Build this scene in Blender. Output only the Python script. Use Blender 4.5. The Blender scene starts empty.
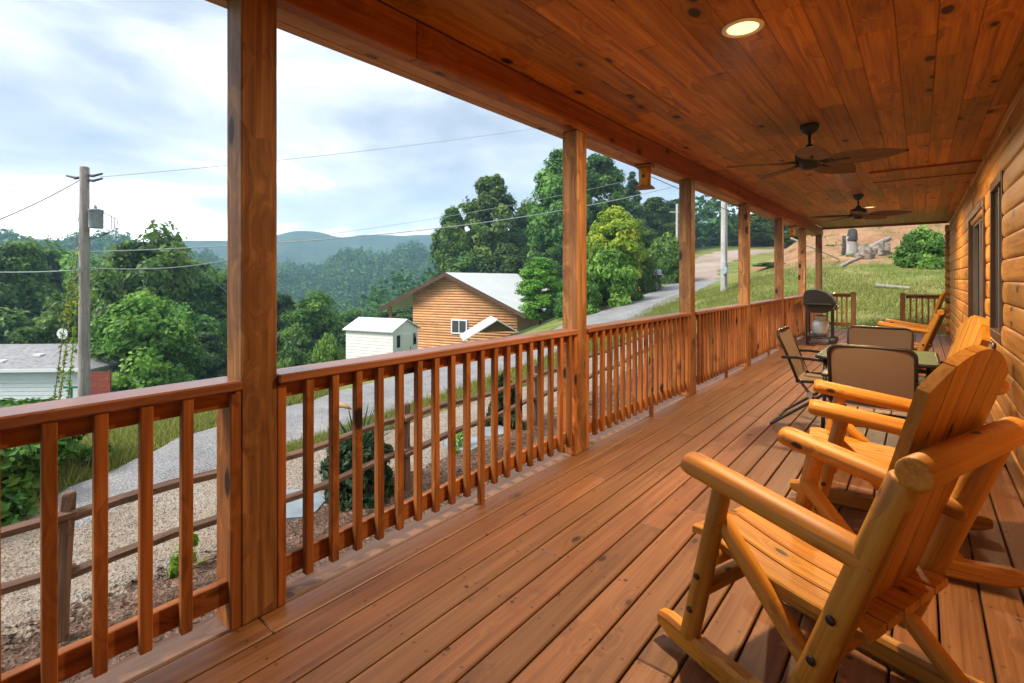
import bpy, math, random
import numpy as np
from mathutils import Vector, Matrix, Euler
random.seed(7); RNG = np.random.default_rng(7)
S = bpy.context.scene
COL = S.collection
R = math.radians
TH = R(39.5); CT, ST = math.cos(TH), math.sin(TH); CAMZ = 1.355; F = 495.0; HZ = 278.0

HAZE, CLOUD, SUN_E, EXPO = .00068, 1.0, 1.4, 2.05
def at(px, d):                      # where a direction and depth of the photo fall on the plan
    a = (px-512)/F
    return d*(a*CT-ST), d*(a*ST+CT)
def zat(py, d): return CAMZ-(py-HZ)*d/F

# ------------------------------------------------------------------ terrain
def sp(x, k=1.0): return np.logaddexp(0, np.asarray(x, float)/k)*k
def ss(a, b, x):
    t = np.clip((np.asarray(x, float)-a)/(b-a), 0, 1); return t*t*(3-2*t)
def H(x, y):
    x = np.asarray(x, float); y = np.asarray(y, float)
    z = -1.0+.075*sp(y-8.5, 2.)+.05*sp(y-42, 4.)-.125*sp(y-95, 8)
    d = sp(-(x+10.6+.25*sp(y-13, 2.)), 1.0)
    fall = -.37*d+.12*sp(d-17, 4)+.13*sp(d-120, 15)
    z = z+np.where(d > 0, fall, 0)*(1-.55*ss(45, 80, y))
    hill = (.085*sp(y-13, 2.)+.11*sp(y-32, 2.))*ss(-12, -4, x)
    hill = hill-.22*sp(hill-14, 4)
    z = z+hill
    r = np.hypot(x, y)
    z = z+.05*np.sin(x*.9+1.3*np.sin(y*.5))*np.sin(y*.8)*ss(14, 30, r)
    # valley floor and distant ridges
    az = np.degrees(np.arctan2(-x, y))          # angle to the left of the porch axis
    w = ss(90, 190, r)
    far = -38+0*x
    mid = 60*np.exp(-((r-420)/130)**2)*(.82+.10*np.sin(az*.25+.6)+.06*np.sin(az*.9))
    rid = (122+6*np.sin(az*.13+2.2)+4*np.sin(az*.33+.5)+1.6*np.sin(az*.8+1)+.7*np.sin(az*1.9))*np.exp(-((r-1000)/230)**2)
    rid = rid*np.clip(np.cos(np.radians(az-44)), .6, 1)*(1+.085*np.exp(-((az-61.5)/2.6)**2)+.07*np.exp(-((az-52)/3.2)**2)+.03*np.exp(-((az-56)/1.2)**2))
    rid = rid*(1+.5*np.exp(-((az-19)/5.5)**2))
    lump = 3*np.sin(x*.031)*np.sin(y*.027)+4*np.sin(x*.011+y*.013)
    return z*(1-w)+(far+mid+rid+lump)*w
def h1(x, y): return float(H(x, y))

# ------------------------------------------------------------------ scene graph helpers
def tag(o, label=None, cat=None, group=None, kind=None):
    if label: o['label'] = label
    if cat: o['category'] = cat
    if group: o['group'] = group
    if kind: o['kind'] = kind
    return o
def thing(name, label, cat, loc=(0, 0, 0), rz=0., group=None):
    o = bpy.data.objects.new(name, None); COL.objects.link(o)
    o.empty_display_size = .1
    o.location = loc; o.rotation_euler = (0, 0, rz)
    return tag(o, label, cat, group)
def copy_tree(o, parent=None):
    c = o.copy(); COL.objects.link(c)
    if parent is not None:
        c.parent = parent; c.matrix_parent_inverse = o.matrix_parent_inverse.copy()
    for ch in list(o.children): copy_tree(ch, c)
    return c
def dup(root, loc, rz, label, group=None):
    c = copy_tree(root); c.location = loc; c.rotation_euler = (0, 0, rz); c['label'] = label
    if group: c['group'] = group
    return c

class MB:
    """collects shapes into ONE mesh; every piece has its own grain coordinates and tone"""
    def __init__(s): s.v = []; s.f = []; s.sm = []; s.g = []; s.r = []
    def add(s, vs, fs, smooth=False, gs=None, rnd=None):
        b = len(s.v); off = (random.uniform(0, 90), random.uniform(0, 9), random.uniform(0, 9))
        if rnd is None: rnd = random.random()
        s.v += [tuple(p) for p in vs]
        gs = vs if gs is None else gs
        s.g += [(p[0]+off[0], p[1]+off[1], p[2]+off[2]) for p in gs]
        s.r += [rnd]*len(vs)
        for k, f in enumerate(fs):
            s.f.append(tuple(i+b for i in f)); s.sm.append(smooth if isinstance(smooth, bool) else smooth[k])
    def box(s, c, size, rot=None, ch=.004, grain=0, rnd=None):
        hx, hy, hz = [q/2 for q in size]; ch = min(ch, hx*.45, hy*.45, hz*.45)
        vs, idx = [], {}
        for sx in (-1, 1):
            for sy in (-1, 1):
                for sz in (-1, 1):
                    for ax in range(3):
                        e = [hx-ch, hy-ch, hz-ch]; e[ax] += ch
                        idx[(sx, sy, sz, ax)] = len(vs); vs.append(Vector((sx*e[0], sy*e[1], sz*e[2])))
        fs = []
        def q(l):
            p = [vs[i] for i in l]; n = (p[1]-p[0]).cross(p[2]-p[0]); m = sum(p, Vector())
            fs.append(tuple(l if n.dot(m) > 0 else l[::-1]))
        for ax in range(3):
            o = [a for a in range(3) if a != ax]
            for sg in (-1, 1):
                l = []
                for (a, b) in ((-1, -1), (1, -1), (1, 1), (-1, 1)):
                    k = [0, 0, 0]; k[ax] = sg; k[o[0]] = a; k[o[1]] = b; l.append(idx[(*k, ax)])
                q(l)
            for a in (-1, 1):
                for b in (-1, 1):
                    k0 = [0, 0, 0]; k0[o[0]] = a; k0[o[1]] = b; k1 = k0[:]; k0[ax] = -1; k1[ax] = 1
                    q([idx[(*k0, o[0])], idx[(*k1, o[0])], idx[(*k1, o[1])], idx[(*k0, o[1])]])
        for sx in (-1, 1):
            for sy in (-1, 1):
                for sz in (-1, 1): q([idx[(sx, sy, sz, a)] for a in range(3)])
        order = [grain]+[a for a in range(3) if a != grain]
        gs = [Vector((p[order[0]], p[order[1]], p[order[2]])) for p in vs]
        M = Matrix.Identity(3) if rot is None else (rot if isinstance(rot, Matrix) else Euler(rot).to_matrix())
        c = Vector(c)
        s.add([M@p+c for p in vs], fs, False, gs, rnd); return s
    def log(s, p0, p1, r0, r1=None, n=14, rd=.25, sq=1., wob=.0, seg=1, up=(0, 0, 1), rnd=None, flat=None, smooth=True):
        """tapered log with rounded ends; sq squashes along the up direction"""
        r1 = r0 if r1 is None else r1
        p0 = Vector(p0); p1 = Vector(p1); d = p1-p0; L = d.length; d.normalize()
        u = Vector(up); u = (u-d*u.dot(d))
        if u.length < 1e-4: u = Vector((1, 0, 0)); u = u-d*u.dot(d)
        u.normalize(); w = d.cross(u)
        rings = []
        e = min(rd*r0, L*.2)
        prof = [(0, .70), (e*.3, .90), (e, 1.)]
        ts = [(t, k) for t, k in prof]+[(e+(L-2*e)*i/seg, 1.) for i in range(1, seg)]+[(L-e, 1.), (L-e*.3, .9), (L, .70)]
        ph = [random.uniform(0, 6) for _ in range(4)]
        vs, gs, fs, sm = [], [], [], []
        for t, k in ts:
            rr = (r0+(r1-r0)*t/L)*k
            bx = wob*math.sin(t*3.1+ph[0]); by = wob*math.sin(t*2.3+ph[1])
            for i in range(n):
                a = 2*math.pi*i/n
                q = rr*(1+wob*1.5*math.sin(2*a+ph[2]+t)+wob*1.2*math.sin(3*a+ph[3]+2*t))
                cu = math.cos(a)*q*sq; cw = math.sin(a)*q
                if flat is not None: cu = min(cu, flat)
                vs.append(p0+d*t+u*(cu+bx)+w*(cw+by)); gs.append(Vector((t, cu, cw)))
        m = len(ts)
        for j in range(m-1):
            for i in range(n):
                fs.append((j*n+i, j*n+(i+1) % n, (j+1)*n+(i+1) % n, (j+1)*n+i)); sm.append(smooth)
        fs.append(tuple(range(n))[::-1]); sm.append(False)
        fs.append(tuple((m-1)*n+i for i in range(n))); sm.append(False)
        s.add(vs, fs, sm, gs, rnd); return s
    def tube(s, pts, r, n=8, closed=False, rnd=None):
        pts = [Vector(p) for p in pts]; N = len(pts); vs, gs, fs = [], [], []
        u = None; L = 0
        for j, p in enumerate(pts):
            if closed: d = pts[(j+1) % N]-pts[j-1]
            else: d = pts[min(j+1, N-1)]-pts[max(j-1, 0)]
            d.normalize()
            if u is None:
                u = Vector((0, 0, 1)) if abs(d.z) < .9 else Vector((1, 0, 0))
            u = (u-d*u.dot(d)).normalized(); w = d.cross(u)
            if j: L += (p-pts[j-1]).length
            rr = r[j] if isinstance(r, (list, tuple)) else r
            for i in range(n):
                a = 2*math.pi*i/n
                vs.append(p+u*math.cos(a)*rr+w*math.sin(a)*rr); gs.append(Vector((L, math.cos(a)*rr, math.sin(a)*rr)))
        for j in range(N if closed else N-1):
            k = (j+1) % N
            for i in range(n): fs.append((j*n+i, j*n+(i+1) % n, k*n+(i+1) % n, k*n+i))
        sm = [True]*len(fs)
        if not closed:
            fs.append(tuple(range(n))[::-1]); fs.append(tuple((N-1)*n+i for i in range(n))); sm += [False]*2
        s.add(vs, fs, sm, gs, rnd); return s
    def lathe(s, c, prof, n=24, axis='z', rnd=None, smooth=True):
        c = Vector(c); vs, fs = [], []
        for (r, z) in prof:
            for i in range(n):
                a = 2*math.pi*i/n; p = (r*math.cos(a), r*math.sin(a), z)
                if axis == 'x': p = (p[2], p[0], p[1])
                if axis == 'y': p = (p[1], p[2], p[0])
                vs.append(c+Vector(p))
        m = len(prof)
        for j in range(m-1):
            for i in range(n): fs.append((j*n+i, j*n+(i+1) % n, (j+1)*n+(i+1) % n, (j+1)*n+i))
        sm = [smooth]*len(fs)
        if prof[0][0] > 1e-5: fs.append(tuple(range(n))[::-1]); sm.append(False)
        if prof[-1][0] > 1e-5: fs.append(tuple((m-1)*n+i for i in range(n))); sm.append(False)
        s.add(vs, fs, sm, None, rnd); return s
    def prism(s, poly, a0, a1, axis='y', rnd=None, smooth=False):
        """2-D outline swept straight along an axis; outline is (first, second) of the other two axes"""
        n = len(poly); vs = []
        for a in (a0, a1):
            for (p, q) in poly:
                vs.append(Vector({'y': (p, a, q), 'x': (a, p, q), 'z': (p, q, a)}[axis]))
        fs = [(i, (i+1) % n, n+(i+1) % n, n+i) for i in range(n)]+[tuple(range(n))[::-1], tuple(range(n, 2*n))]
        gs = [Vector({'y': (p.y, p.x, p.z), 'x': (p.x, p.y, p.z), 'z': (p.z, p.x, p.y)}[axis]) for p in vs]
        s.add(vs, fs, [smooth]*n+[False]*2, gs, rnd); return s
    def grid(s, P, rnd=None, smooth=True):
        """P[i][j] of points"""
        n = len(P); m = len(P[0]); vs = [p for row in P for p in row]
        fs = [(i*m+j, i*m+j+1, (i+1)*m+j+1, (i+1)*m+j) for i in range(n-1) for j in range(m-1)]
        s.add(vs, fs, smooth, None, rnd); return s
    def build(s, name, mat, parent=None, fixn=True):
        me = bpy.data.meshes.new(name); me.from_pydata(s.v, [], s.f)
        me.polygons.foreach_set('use_smooth', s.sm)
        a = me.attributes.new('gco', 'FLOAT_VECTOR', 'POINT'); a.data.foreach_set('vector', np.array(s.g, 'f').ravel())
        a = me.attributes.new('rnd', 'FLOAT', 'POINT'); a.data.foreach_set('value', np.array(s.r, 'f'))
        me.materials.append(mat); me.update()
        if fixn:
            import bmesh
            bm = bmesh.new(); bm.from_mesh(me); bmesh.ops.recalc_face_normals(bm, faces=bm.faces); bm.to_mesh(me); bm.free()
        o = bpy.data.objects.new(name, me); COL.objects.link(o)
        if parent is not None: o.parent = parent
        return o

def np_mesh(name, V, Fq, mat, rnd=None, parent=None, smooth=False):
    me = bpy.data.meshes.new(name); n = len(V); k = Fq.shape[1]; m = len(Fq)
    me.vertices.add(n); me.vertices.foreach_set('co', np.ascontiguousarray(V, 'f').ravel())
    me.loops.add(m*k); me.loops.foreach_set('vertex_index', np.ascontiguousarray(Fq, 'i').ravel())
    me.polygons.add(m); me.polygons.foreach_set('loop_start', np.arange(0, m*k, k, dtype='i'))
    try: me.polygons.foreach_set('loop_total', np.full(m, k, 'i'))
    except Exception: pass
    me.polygons.foreach_set('use_smooth', np.full(m, smooth))
    me.update(calc_edges=True)
    if rnd is not None:
        a = me.attributes.new('rnd', 'FLOAT', 'POINT'); a.data.foreach_set('value', np.ascontiguousarray(rnd, 'f'))
    me.validate()
    me.materials.append(mat)
    o = bpy.data.objects.new(name, me); COL.objects.link(o)
    if parent is not None: o.parent = parent
    return o

# ------------------------------------------------------------------ materials
class NT:
    def __init__(s, name):
        s.m = bpy.data.materials.new(name); s.m.use_nodes = True; s.t = s.m.node_tree; s.t.nodes.clear()
        s.out = s.n('ShaderNodeOutputMaterial')
    def n(s, t, **kw):
        q = s.t.nodes.new(t)
        for k, v in kw.items():
            if k.startswith('i_'):
                key = k[2:]; key = int(key) if key.isdigit() else key.replace('_', ' ')
                if hasattr(v, 'is_linked') or isinstance(v, bpy.types.NodeSocket): s.t.links.new(v, q.inputs[key])
                else: q.inputs[key].default_value = v
            else: setattr(q, k, v)
        return q
    def l(s, a, b): s.t.links.new(a, b)
    def ramp(s, fac, stops, interp='LINEAR'):
        q = s.n('ShaderNodeValToRGB'); q.color_ramp.interpolation = interp; el = q.color_ramp.elements
        while len(el) < len(stops): el.new(.5)
        for e, (p, c) in zip(el, stops):
            e.position = p; e.color = (c, c, c, 1) if not hasattr(c, '__len__') else (*c, 1)
        s.l(fac, q.inputs[0]); return q.outputs[0]
    def mix(s, fac, a, b, bt='MIX'):
        q = s.n('ShaderNodeMix', data_type='RGBA', blend_type=bt)
        for v, i in ((fac, 0), (a, 6), (b, 7)):
            if isinstance(v, bpy.types.NodeSocket): s.l(v, q.inputs[i])
            else: q.inputs[i].default_value = v if i == 0 else (*v, 1)
        return q.outputs[2]
    def math(s, op, a, b=0., c=None):
        q = s.n('ShaderNodeMath', operation=op)
        for i, v in enumerate((a, b, c)):
            if v is None: continue
            if isinstance(v, bpy.types.NodeSocket): s.l(v, q.inputs[i])
            else: q.inputs[i].default_value = v
        return q.outputs[0]
    def mapv(s, vec, scale=(1, 1, 1), loc=(0, 0, 0)):
        q = s.n('ShaderNodeMapping'); s.l(vec, q.inputs[0]); q.inputs[3].default_value = scale; q.inputs[1].default_value = loc
        return q.outputs[0]
    def noise(s, vec, scale=5., detail=4., rough=.55, dist=0.):
        q = s.n('ShaderNodeTexNoise', i_Scale=scale, i_Detail=detail, i_Roughness=rough, i_Distortion=dist)
        s.l(vec, q.inputs['Vector']); return q.outputs[0]
    def attr(s, name): return s.n('ShaderNodeAttribute', attribute_name=name)
    def bump(s, h, strength=.3, dist=.01):
        q = s.n('ShaderNodeBump', i_Strength=strength, i_Distance=dist); s.l(h, q.inputs['Height']); return q.outputs[0]
    def bsdf(s, color, rough=.5, normal=None, metal=0., coat=0., coat_rough=.2, spec=.5):
        q = s.n('ShaderNodeBsdfPrincipled')
        for key, v in (('Base Color', color), ('Roughness', rough), ('Metallic', metal), ('Coat Weight', coat), ('Coat Roughness', coat_rough), ('Specular IOR Level', spec)):
            if isinstance(v, bpy.types.NodeSocket): s.l(v, q.inputs[key])
            else: q.inputs[key].default_value = (*v, 1) if key == 'Base Color' else v
        if normal is not None: s.l(normal, q.inputs['Normal'])
        s.l(q.outputs[0], s.out.inputs[0]); return q

def wood(name, dark, mid, light, rough=.45, knots=1., coat=.0, tone=.35, grain=1., weather=None, spots=0., kscale=1., spec=.5, con=.16, screws=False, kr=.17, few=.45):
    t = NT(name); g = t.attr('gco').outputs['Vector']; rn = t.attr('rnd').outputs['Fac']
    # knots: cells stretched along the grain
    kv = t.mapv(g, (3.3*kscale, 6.5*kscale, 6.5*kscale))
    vo = t.n('ShaderNodeTexVoronoi', feature='F1', i_Scale=1.0); t.l(kv, vo.inputs['Vector'])
    nd = t.noise(g, 9., 2.)
    kd = t.math('ADD', vo.outputs['Distance'], t.math('MULTIPLY', t.math('SUBTRACT', nd, .5), .10))
    vc = t.n('ShaderNodeSeparateColor'); t.l(vo.outputs['Color'], vc.inputs[0])
    has = t.math('GREATER_THAN', vc.outputs[0], few)
    kn = t.math('MULTIPLY', t.ramp(kd, [(kr*.62, 1.), (kr, 0.)]), has)
    halo = t.math('MULTIPLY', t.ramp(kd, [(kr*.6, 1.), (kr*3.2, 0.)]), has)
    # grain flowing around the knots
    gv = t.mapv(g, (.55, 13*grain, 13*grain))
    warp = t.n('ShaderNodeVectorMath', operation='SCALE'); t.l(vo.outputs['Position'], warp.inputs[0])
    comb = t.n('ShaderNodeCombineXYZ'); sh = t.math('MULTIPLY', halo, 1.5); t.l(sh, comb.inputs[1]); t.l(sh, comb.inputs[2])
    va = t.n('ShaderNodeVectorMath', operation='ADD'); t.l(gv, va.inputs[0]); t.l(comb.outputs[0], va.inputs[1])
    n1 = t.noise(va.outputs[0], 1.6, 5., .6, .6)
    n2 = t.noise(t.mapv(g, (1.2, 70*grain, 70*grain)), 1., 3., .6)
    n3 = t.noise(g, .9, 3.)
    f = t.math('ADD', t.math('MULTIPLY', n1, .72), t.math('MULTIPLY', n2, .28))
    col = t.ramp(f, [(.5-con, dark), (.50, mid), (.5+con, light)])
    tn = t.math('ADD', t.math('MULTIPLY', t.math('SUBTRACT', rn, .5), tone), t.math('MULTIPLY', t.math('SUBTRACT', n3, .5), .7))
    hs = t.n('ShaderNodeHueSaturation', i_Value=t.math('ADD', 1.0, tn), i_Hue=t.math('ADD', .5, t.math('MULTIPLY', t.math('SUBTRACT', rn, .5), -.006)))
    t.l(col, hs.inputs['Color']); col = hs.outputs[0]
    kcol = tuple(c*.16 for c in dark)
    col = t.mix(t.math('MULTIPLY', halo, .35*knots), col, tuple(c*.8 for c in dark))
    col = t.mix(t.math('MULTIPLY', kn, .9*knots), col, kcol)
    rg = t.math('ADD', rough-.1, t.math('MULTIPLY', n1, .22))
    if spots:
        v2 = t.n('ShaderNodeTexVoronoi', feature='F1', i_Scale=7.); pos = t.n('ShaderNodeNewGeometry').outputs['Position']; t.l(pos, v2.inputs['Vector'])
        sp_ = t.math('MULTIPLY', t.ramp(v2.outputs['Distance'], [(.05, 1.), (.09, 0.)]), spots)
        col = t.mix(sp_, col, tuple(c*.12 for c in dark))
        st = t.noise(t.mapv(pos, (1.5, .9, 1)), 2.2, 5., .65)
        col = t.mix(t.math('MULTIPLY', t.ramp(st, [(.60, 0.), (.74, 1.)]), .55), col, tuple(c*.45 for c in dark))
    if screws:
        ps = t.n('ShaderNodeSeparateXYZ'); t.l(t.n('ShaderNodeNewGeometry').outputs['Position'], ps.inputs[0])
        fx = t.math('FRACT', t.math('DIVIDE', t.math('SUBTRACT', 2.718, ps.outputs[0]), .1402)); fy = t.math('FRACT', t.math('DIVIDE', t.math('ADD', ps.outputs[1], 40.), .406))
        dx = t.math('MULTIPLY', t.math('SUBTRACT', t.math('ABSOLUTE', t.math('SUBTRACT', fx, .5)), t.math('ADD', .24, t.math('MULTIPLY', rn, .1))), .1402)
        dy = t.math('MULTIPLY', t.math('SUBTRACT', fy, t.math('ADD', .44, t.math('MULTIPLY', rn, .10))), .406)
        dd = t.math('SQRT', t.math('ADD', t.math('MULTIPLY', dx, dx), t.math('MULTIPLY', dy, dy)))
        col = t.mix(t.math('MULTIPLY', t.ramp(dd, [(.0035, 1.), (.0065, 0.)]), .85), col, (.03, .014, .009))
    if weather is not None:
        w = t.noise(t.mapv(g, (.8, 9, 9)), 1.4, 4.)
        col = t.mix(t.ramp(w, [(.35, 0.), (.62, .75)]), col, weather)
    nrm = t.bump(t.math('ADD', f, t.math('MULTIPLY', kn, -.5)), .22, .004)
    t.bsdf(col, rg, nrm, coat=coat, spec=spec); return t.m

def plain(name, col, rough=.5, metal=0., var=.15, scale=6., bump=.0, coat=0.):
    t = NT(name); g = t.n('ShaderNodeTexCoord').outputs['Object']
    n = t.noise(g, scale, 4.)
    c = t.mix(t.ramp(n, [(.3, 0.), (.7, 1.)]), tuple(q*(1-var) for q in col), tuple(min(1, q*(1+var)) for q in col))
    t.bsdf(c, rough, t.bump(n, bump, .01) if bump else None, metal, coat); return t.m

def foliage(name, c0, c1, c2, transl=.42):
    t = NT(name); rn = t.attr('rnd').outputs['Fac']; oi = t.n('ShaderNodeObjectInfo').outputs['Random']
    col = t.ramp(rn, [(.0, c0), (.55, c1), (1., c2)])
    hs = t.n('ShaderNodeHueSaturation', i_Value=t.math('ADD', .82, t.math('MULTIPLY', oi, .36)), i_Hue=t.math('ADD', .485, t.math('MULTIPLY', oi, .03)))
    t.l(col, hs.inputs['Color'])
    b = t.bsdf(hs.outputs[0], .5, spec=.35)
    tr = t.n('ShaderNodeBsdfTranslucent'); t.l(hs.outputs[0], tr.inputs[0])
    mx = t.n('ShaderNodeMixShader', i_0=transl); t.l(b.outputs[0], mx.inputs[1]); t.l(tr.outputs[0], mx.inputs[2]); t.l(mx.outputs[0], t.out.inputs[0])
    return t.m

def soil(name, cols, scale=8., bump=.5, bd=.02, rough=.9, fine=60.):
    t = NT(name); pos = t.n('ShaderNodeNewGeometry').outputs['Position']
    n1 = t.noise(pos, scale*.12, 5., .6); n2 = t.noise(pos, scale, 6., .7)
    vo = t.n('ShaderNodeTexVoronoi', feature='F1', i_Scale=fine); t.l(pos, vo.inputs['Vector'])
    sc = t.n('ShaderNodeSeparateColor'); t.l(vo.outputs['Color'], sc.inputs[0])
    f = t.math('ADD', t.math('MULTIPLY', n1, .5), t.math('ADD', t.math('MULTIPLY', n2, .3), t.math('MULTIPLY', sc.outputs[0], .2)))
    k = len(cols); col = t.ramp(f, [(.30+.4*i/(k-1), c) for i, c in enumerate(cols)])
    hh = t.math('ADD', n2, t.math('MULTIPLY', vo.outputs['Distance'], .7))
    t.bsdf(col, rough, t.bump(hh, bump, bd), spec=.2); return t.m

M = {}
M['deck'] = wood('deck_wood', (.100, .040, .015), (.178, .074, .027), (.245, .115, .048), rough=.44, knots=.9, tone=.28, spots=.9, spec=.5, con=.20, grain=1.7, screws=True, kr=.13, few=.5)
M['soffit'] = wood('soffit_wood', (.30, .13, .05), (.46, .235, .10), (.58, .33, .16), rough=.6, knots=.8, tone=.2, spec=.25)
M['deck_grey'] = wood('weathered_deck_wood', (.10, .045, .028), (.19, .095, .062), (.27, .16, .12), rough=.68, knots=.4, tone=.2, weather=(.14, .095, .07), spots=.5, spec=.25)
M['ceil'] = wood('ceiling_pine', (.20, .066, .007), (.40, .152, .015), (.53, .235, .030), rough=.5, knots=1.3, tone=.52, kscale=.85, spec=.22, con=.15, kr=.17, few=.55)
M['rail'] = wood('railing_wood', (.12, .036, .009), (.26, .083, .017), (.37, .135, .032), rough=.5, knots=1.2, tone=.45, spec=.3, kr=.2)
M['cap'] = wood('rail_cap_wood', (.13, .044, .020), (.22, .080, .036), (.30, .12, .058), rough=.30, knots=.8, tone=.2, coat=.15)
M['post'] = wood('post_wood', (.09, .036, .012), (.215, .092, .028), (.36, .19, .07), rough=.55, knots=1.5, tone=.2, kscale=.95, spec=.3, con=.17, kr=.22, few=.2)
M['beam'] = wood('beam_wood', (.15, .045, .010), (.27, .088, .018), (.36, .13, .03), rough=.55, knots=.9, tone=.2, spec=.25)
M['wall'] = wood('log_siding_wood', (.38, .145, .024), (.56, .245, .048), (.64, .32, .080), rough=.5, knots=1.1, tone=.30, spec=.3, con=.14, kr=.22)
M['chair'] = wood('varnished_cedar', (.24, .082, .008), (.43, .180, .015), (.54, .27, .036), rough=.50, knots=1.2, tone=.30, coat=.0, spec=.36, kscale=1.7, con=.18, grain=1.6, kr=.15, few=.35)
M['fence'] = wood('weathered_fence_wood', (.06, .032, .022), (.14, .078, .052), (.24, .15, .10), rough=.8, knots=.6, tone=.4)
M['newel'] = wood('dark_newel_wood', (.12, .04, .012), (.25, .085, .022), (.34, .13, .04), rough=.5, knots=.6)
M['pole'] = wood('weathered_pole_wood', (.20, .165, .15), (.33, .275, .25), (.47, .41, .37), rough=.9, knots=.2, tone=.2)
M['palepole'] = wood('pale_pole_wood', (.36, .33, .30), (.52, .49, .46), (.66, .63, .60), rough=.9, knots=.3, tone=.2)
M['driftwood'] = wood('driftwood', (.26, .15, .07), (.42, .28, .14), (.55, .40, .23), rough=.8, knots=.3)
M['greylog'] = wood('grey_dead_wood', (.18, .15, .13), (.34, .30, .27), (.50, .46, .42), rough=.9, knots=.3)
M['blade'] = wood('woven_blade', (.07, .036, .015), (.15, .078, .035), (.24, .14, .065), rough=.7, knots=0., grain=3.)
M['bark'] = wood('bark', (.035, .026, .02), (.085, .065, .05), (.15, .125, .10), rough=.95, knots=.3)
M['black'] = plain('black_metal', (.012, .012, .013), .38)
M['bronze'] = plain('bronze_tube', (.035, .024, .018), .4, .3)
M['fan_metal'] = plain('dark_fan_metal', (.016, .014, .013), .45, .3)
M['sling'] = plain('brown_sling_fabric', (.27, .18, .115), .85, var=.1, scale=300., bump=.3)
M['green_top'] = plain('green_table_glass', (.17, .27, .125), .22, var=.08, scale=3., coat=.4)
M['steel'] = plain('brushed_steel', (.52, .52, .52), .35, .9)
M['tank'] = plain('propane_tank_paint', (.40, .43, .46), .45)
M['grey_can'] = plain('transformer_grey', (.30, .33, .36), .5)
M['white'] = plain('white_paint', (.84, .85, .84), .6, var=.04)
M['cream'] = plain('cream_paint', (.82, .80, .72), .6, var=.05)
M['whiteroof'] = plain('white_metal_roof', (.70, .72, .70), .45, var=.05, scale=.8)
M['shingle'] = plain('grey_shingles', (.27, .265, .27), .9, var=.3, scale=5., bump=.4)
M['redwood'] = plain('red_stained_wood', (.30, .05, .03), .7, var=.25)
M['green_paint'] = plain('green_paint', (.02, .16, .10), .6)
M['dark_trim'] = plain('brown_trim', (.10, .045, .022), .5)
M['grey_trim'] = plain('grey_trim', (.16, .15, .15), .4)
M['trimwhite'] = plain('trim_white', (.75, .72, .62), .5)
M['cable'] = plain('cable', (.10, .10, .11), .6)
M['palecable'] = plain('pale_cable', (.42, .43, .44), .6)
M['guard'] = plain('guy_guard', (.62, .58, .42), .6)
M['slate'] = plain('flagstone', (.24, .29, .33), .7, var=.2, scale=4., bump=.4)
M['rock'] = plain('pale_rock', (.26, .21, .17), .9, var=.45, scale=3., bump=.8)
M['darkrock'] = plain('dark_bark_wood', (.05, .045, .045), .9, var=.5, scale=5., bump=.8)
M['mailbox'] = plain('mailbox_grey', (.30, .36, .42), .4)
def glassy(name, col, rough=.08):
    t = NT(name); t.bsdf(col, rough, spec=.8); return t.m
M['darkglass'] = glassy('dark_door_glass', (.004, .004, .005), .10)
M['greyglass'] = glassy('grey_window_glass', (.075, .08, .085), .12)
def emis(name, col, st):
    t = NT(name); e = t.n('ShaderNodeEmission', i_Color=(*col, 1), i_Strength=st); t.l(e.outputs[0], t.out.inputs[0]); return t.m
M['lamp'] = emis('lit_lamp', (1., .74, .26), .62)
M['loghouse'] = wood('orange_log_siding', (.50, .21, .07), (.72, .35, .14), (.82, .47, .22), rough=.6, knots=.7, tone=.35)
M['mulch'] = soil('mulch', [(.045, .026, .017), (.11, .066, .045), (.20, .13, .095), (.30, .21, .16)], 14., .9, .04, fine=45.)
M['gravel'] = soil('grey_gravel', [(.15, .148, .15), (.24, .238, .24), (.31, .305, .30), (.40, .39, .38)], 9., .8, .03, fine=40.)
M['tan'] = soil('tan_gravel', [(.19, .145, .105), (.30, .235, .175), (.35, .30, .245), (.44, .41, .375)], 7., .8, .03, fine=45.)
M['roadclay'] = soil('clay_gravel', [(.24, .15, .10), (.34, .25, .19), (.40, .33, .27), (.48, .42, .36)], 2., .6, .03, fine=20.)
M['chip'] = wood('mulch_chip', (.05, .028, .018), (.13, .08, .055), (.28, .20, .15), rough=.9, knots=0., tone=.8)
M['pebble'] = plain('pebble', (.32, .285, .245), .9, var=.3, scale=30.)
M['leaf_dark'] = foliage('dark_leaves', (0.032, 0.083, 0.014), (0.084, 0.186, 0.032), (0.197, 0.326, 0.064))
M['leaf_mid'] = foliage('mid_leaves', (0.044, 0.116, 0.016), (0.124, 0.263, 0.037), (0.27, 0.44, 0.077))
M['leaf_bright'] = foliage('bright_leaves', (0.059, 0.166, 0.016), (0.16, 0.362, 0.039), (0.319, 0.551, 0.085))
M['leaf_yellow'] = foliage('yellow_leaves', (0.112, 0.195, 0.013), (0.32, 0.42, 0.025), (0.6, 0.6, 0.062))
M['leaf_pine'] = foliage('pine_needles', (0.027, 0.071, 0.021), (0.067, 0.157, 0.046), (0.146, 0.263, 0.078))
M['leaf_juniper'] = foliage('juniper_leaves', (.018, .050, .022), (.040, .095, .042), (.08, .15, .07))
M['leaf_forest'] = foliage('far_forest_leaves', (0.024, 0.075, 0.016), (0.073, 0.169, 0.034), (0.17, 0.281, 0.06))
M['blade_grass'] = foliage('grass_blades', (.11, .15, .020), (.25, .27, .055), (.43, .39, .13))
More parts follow.
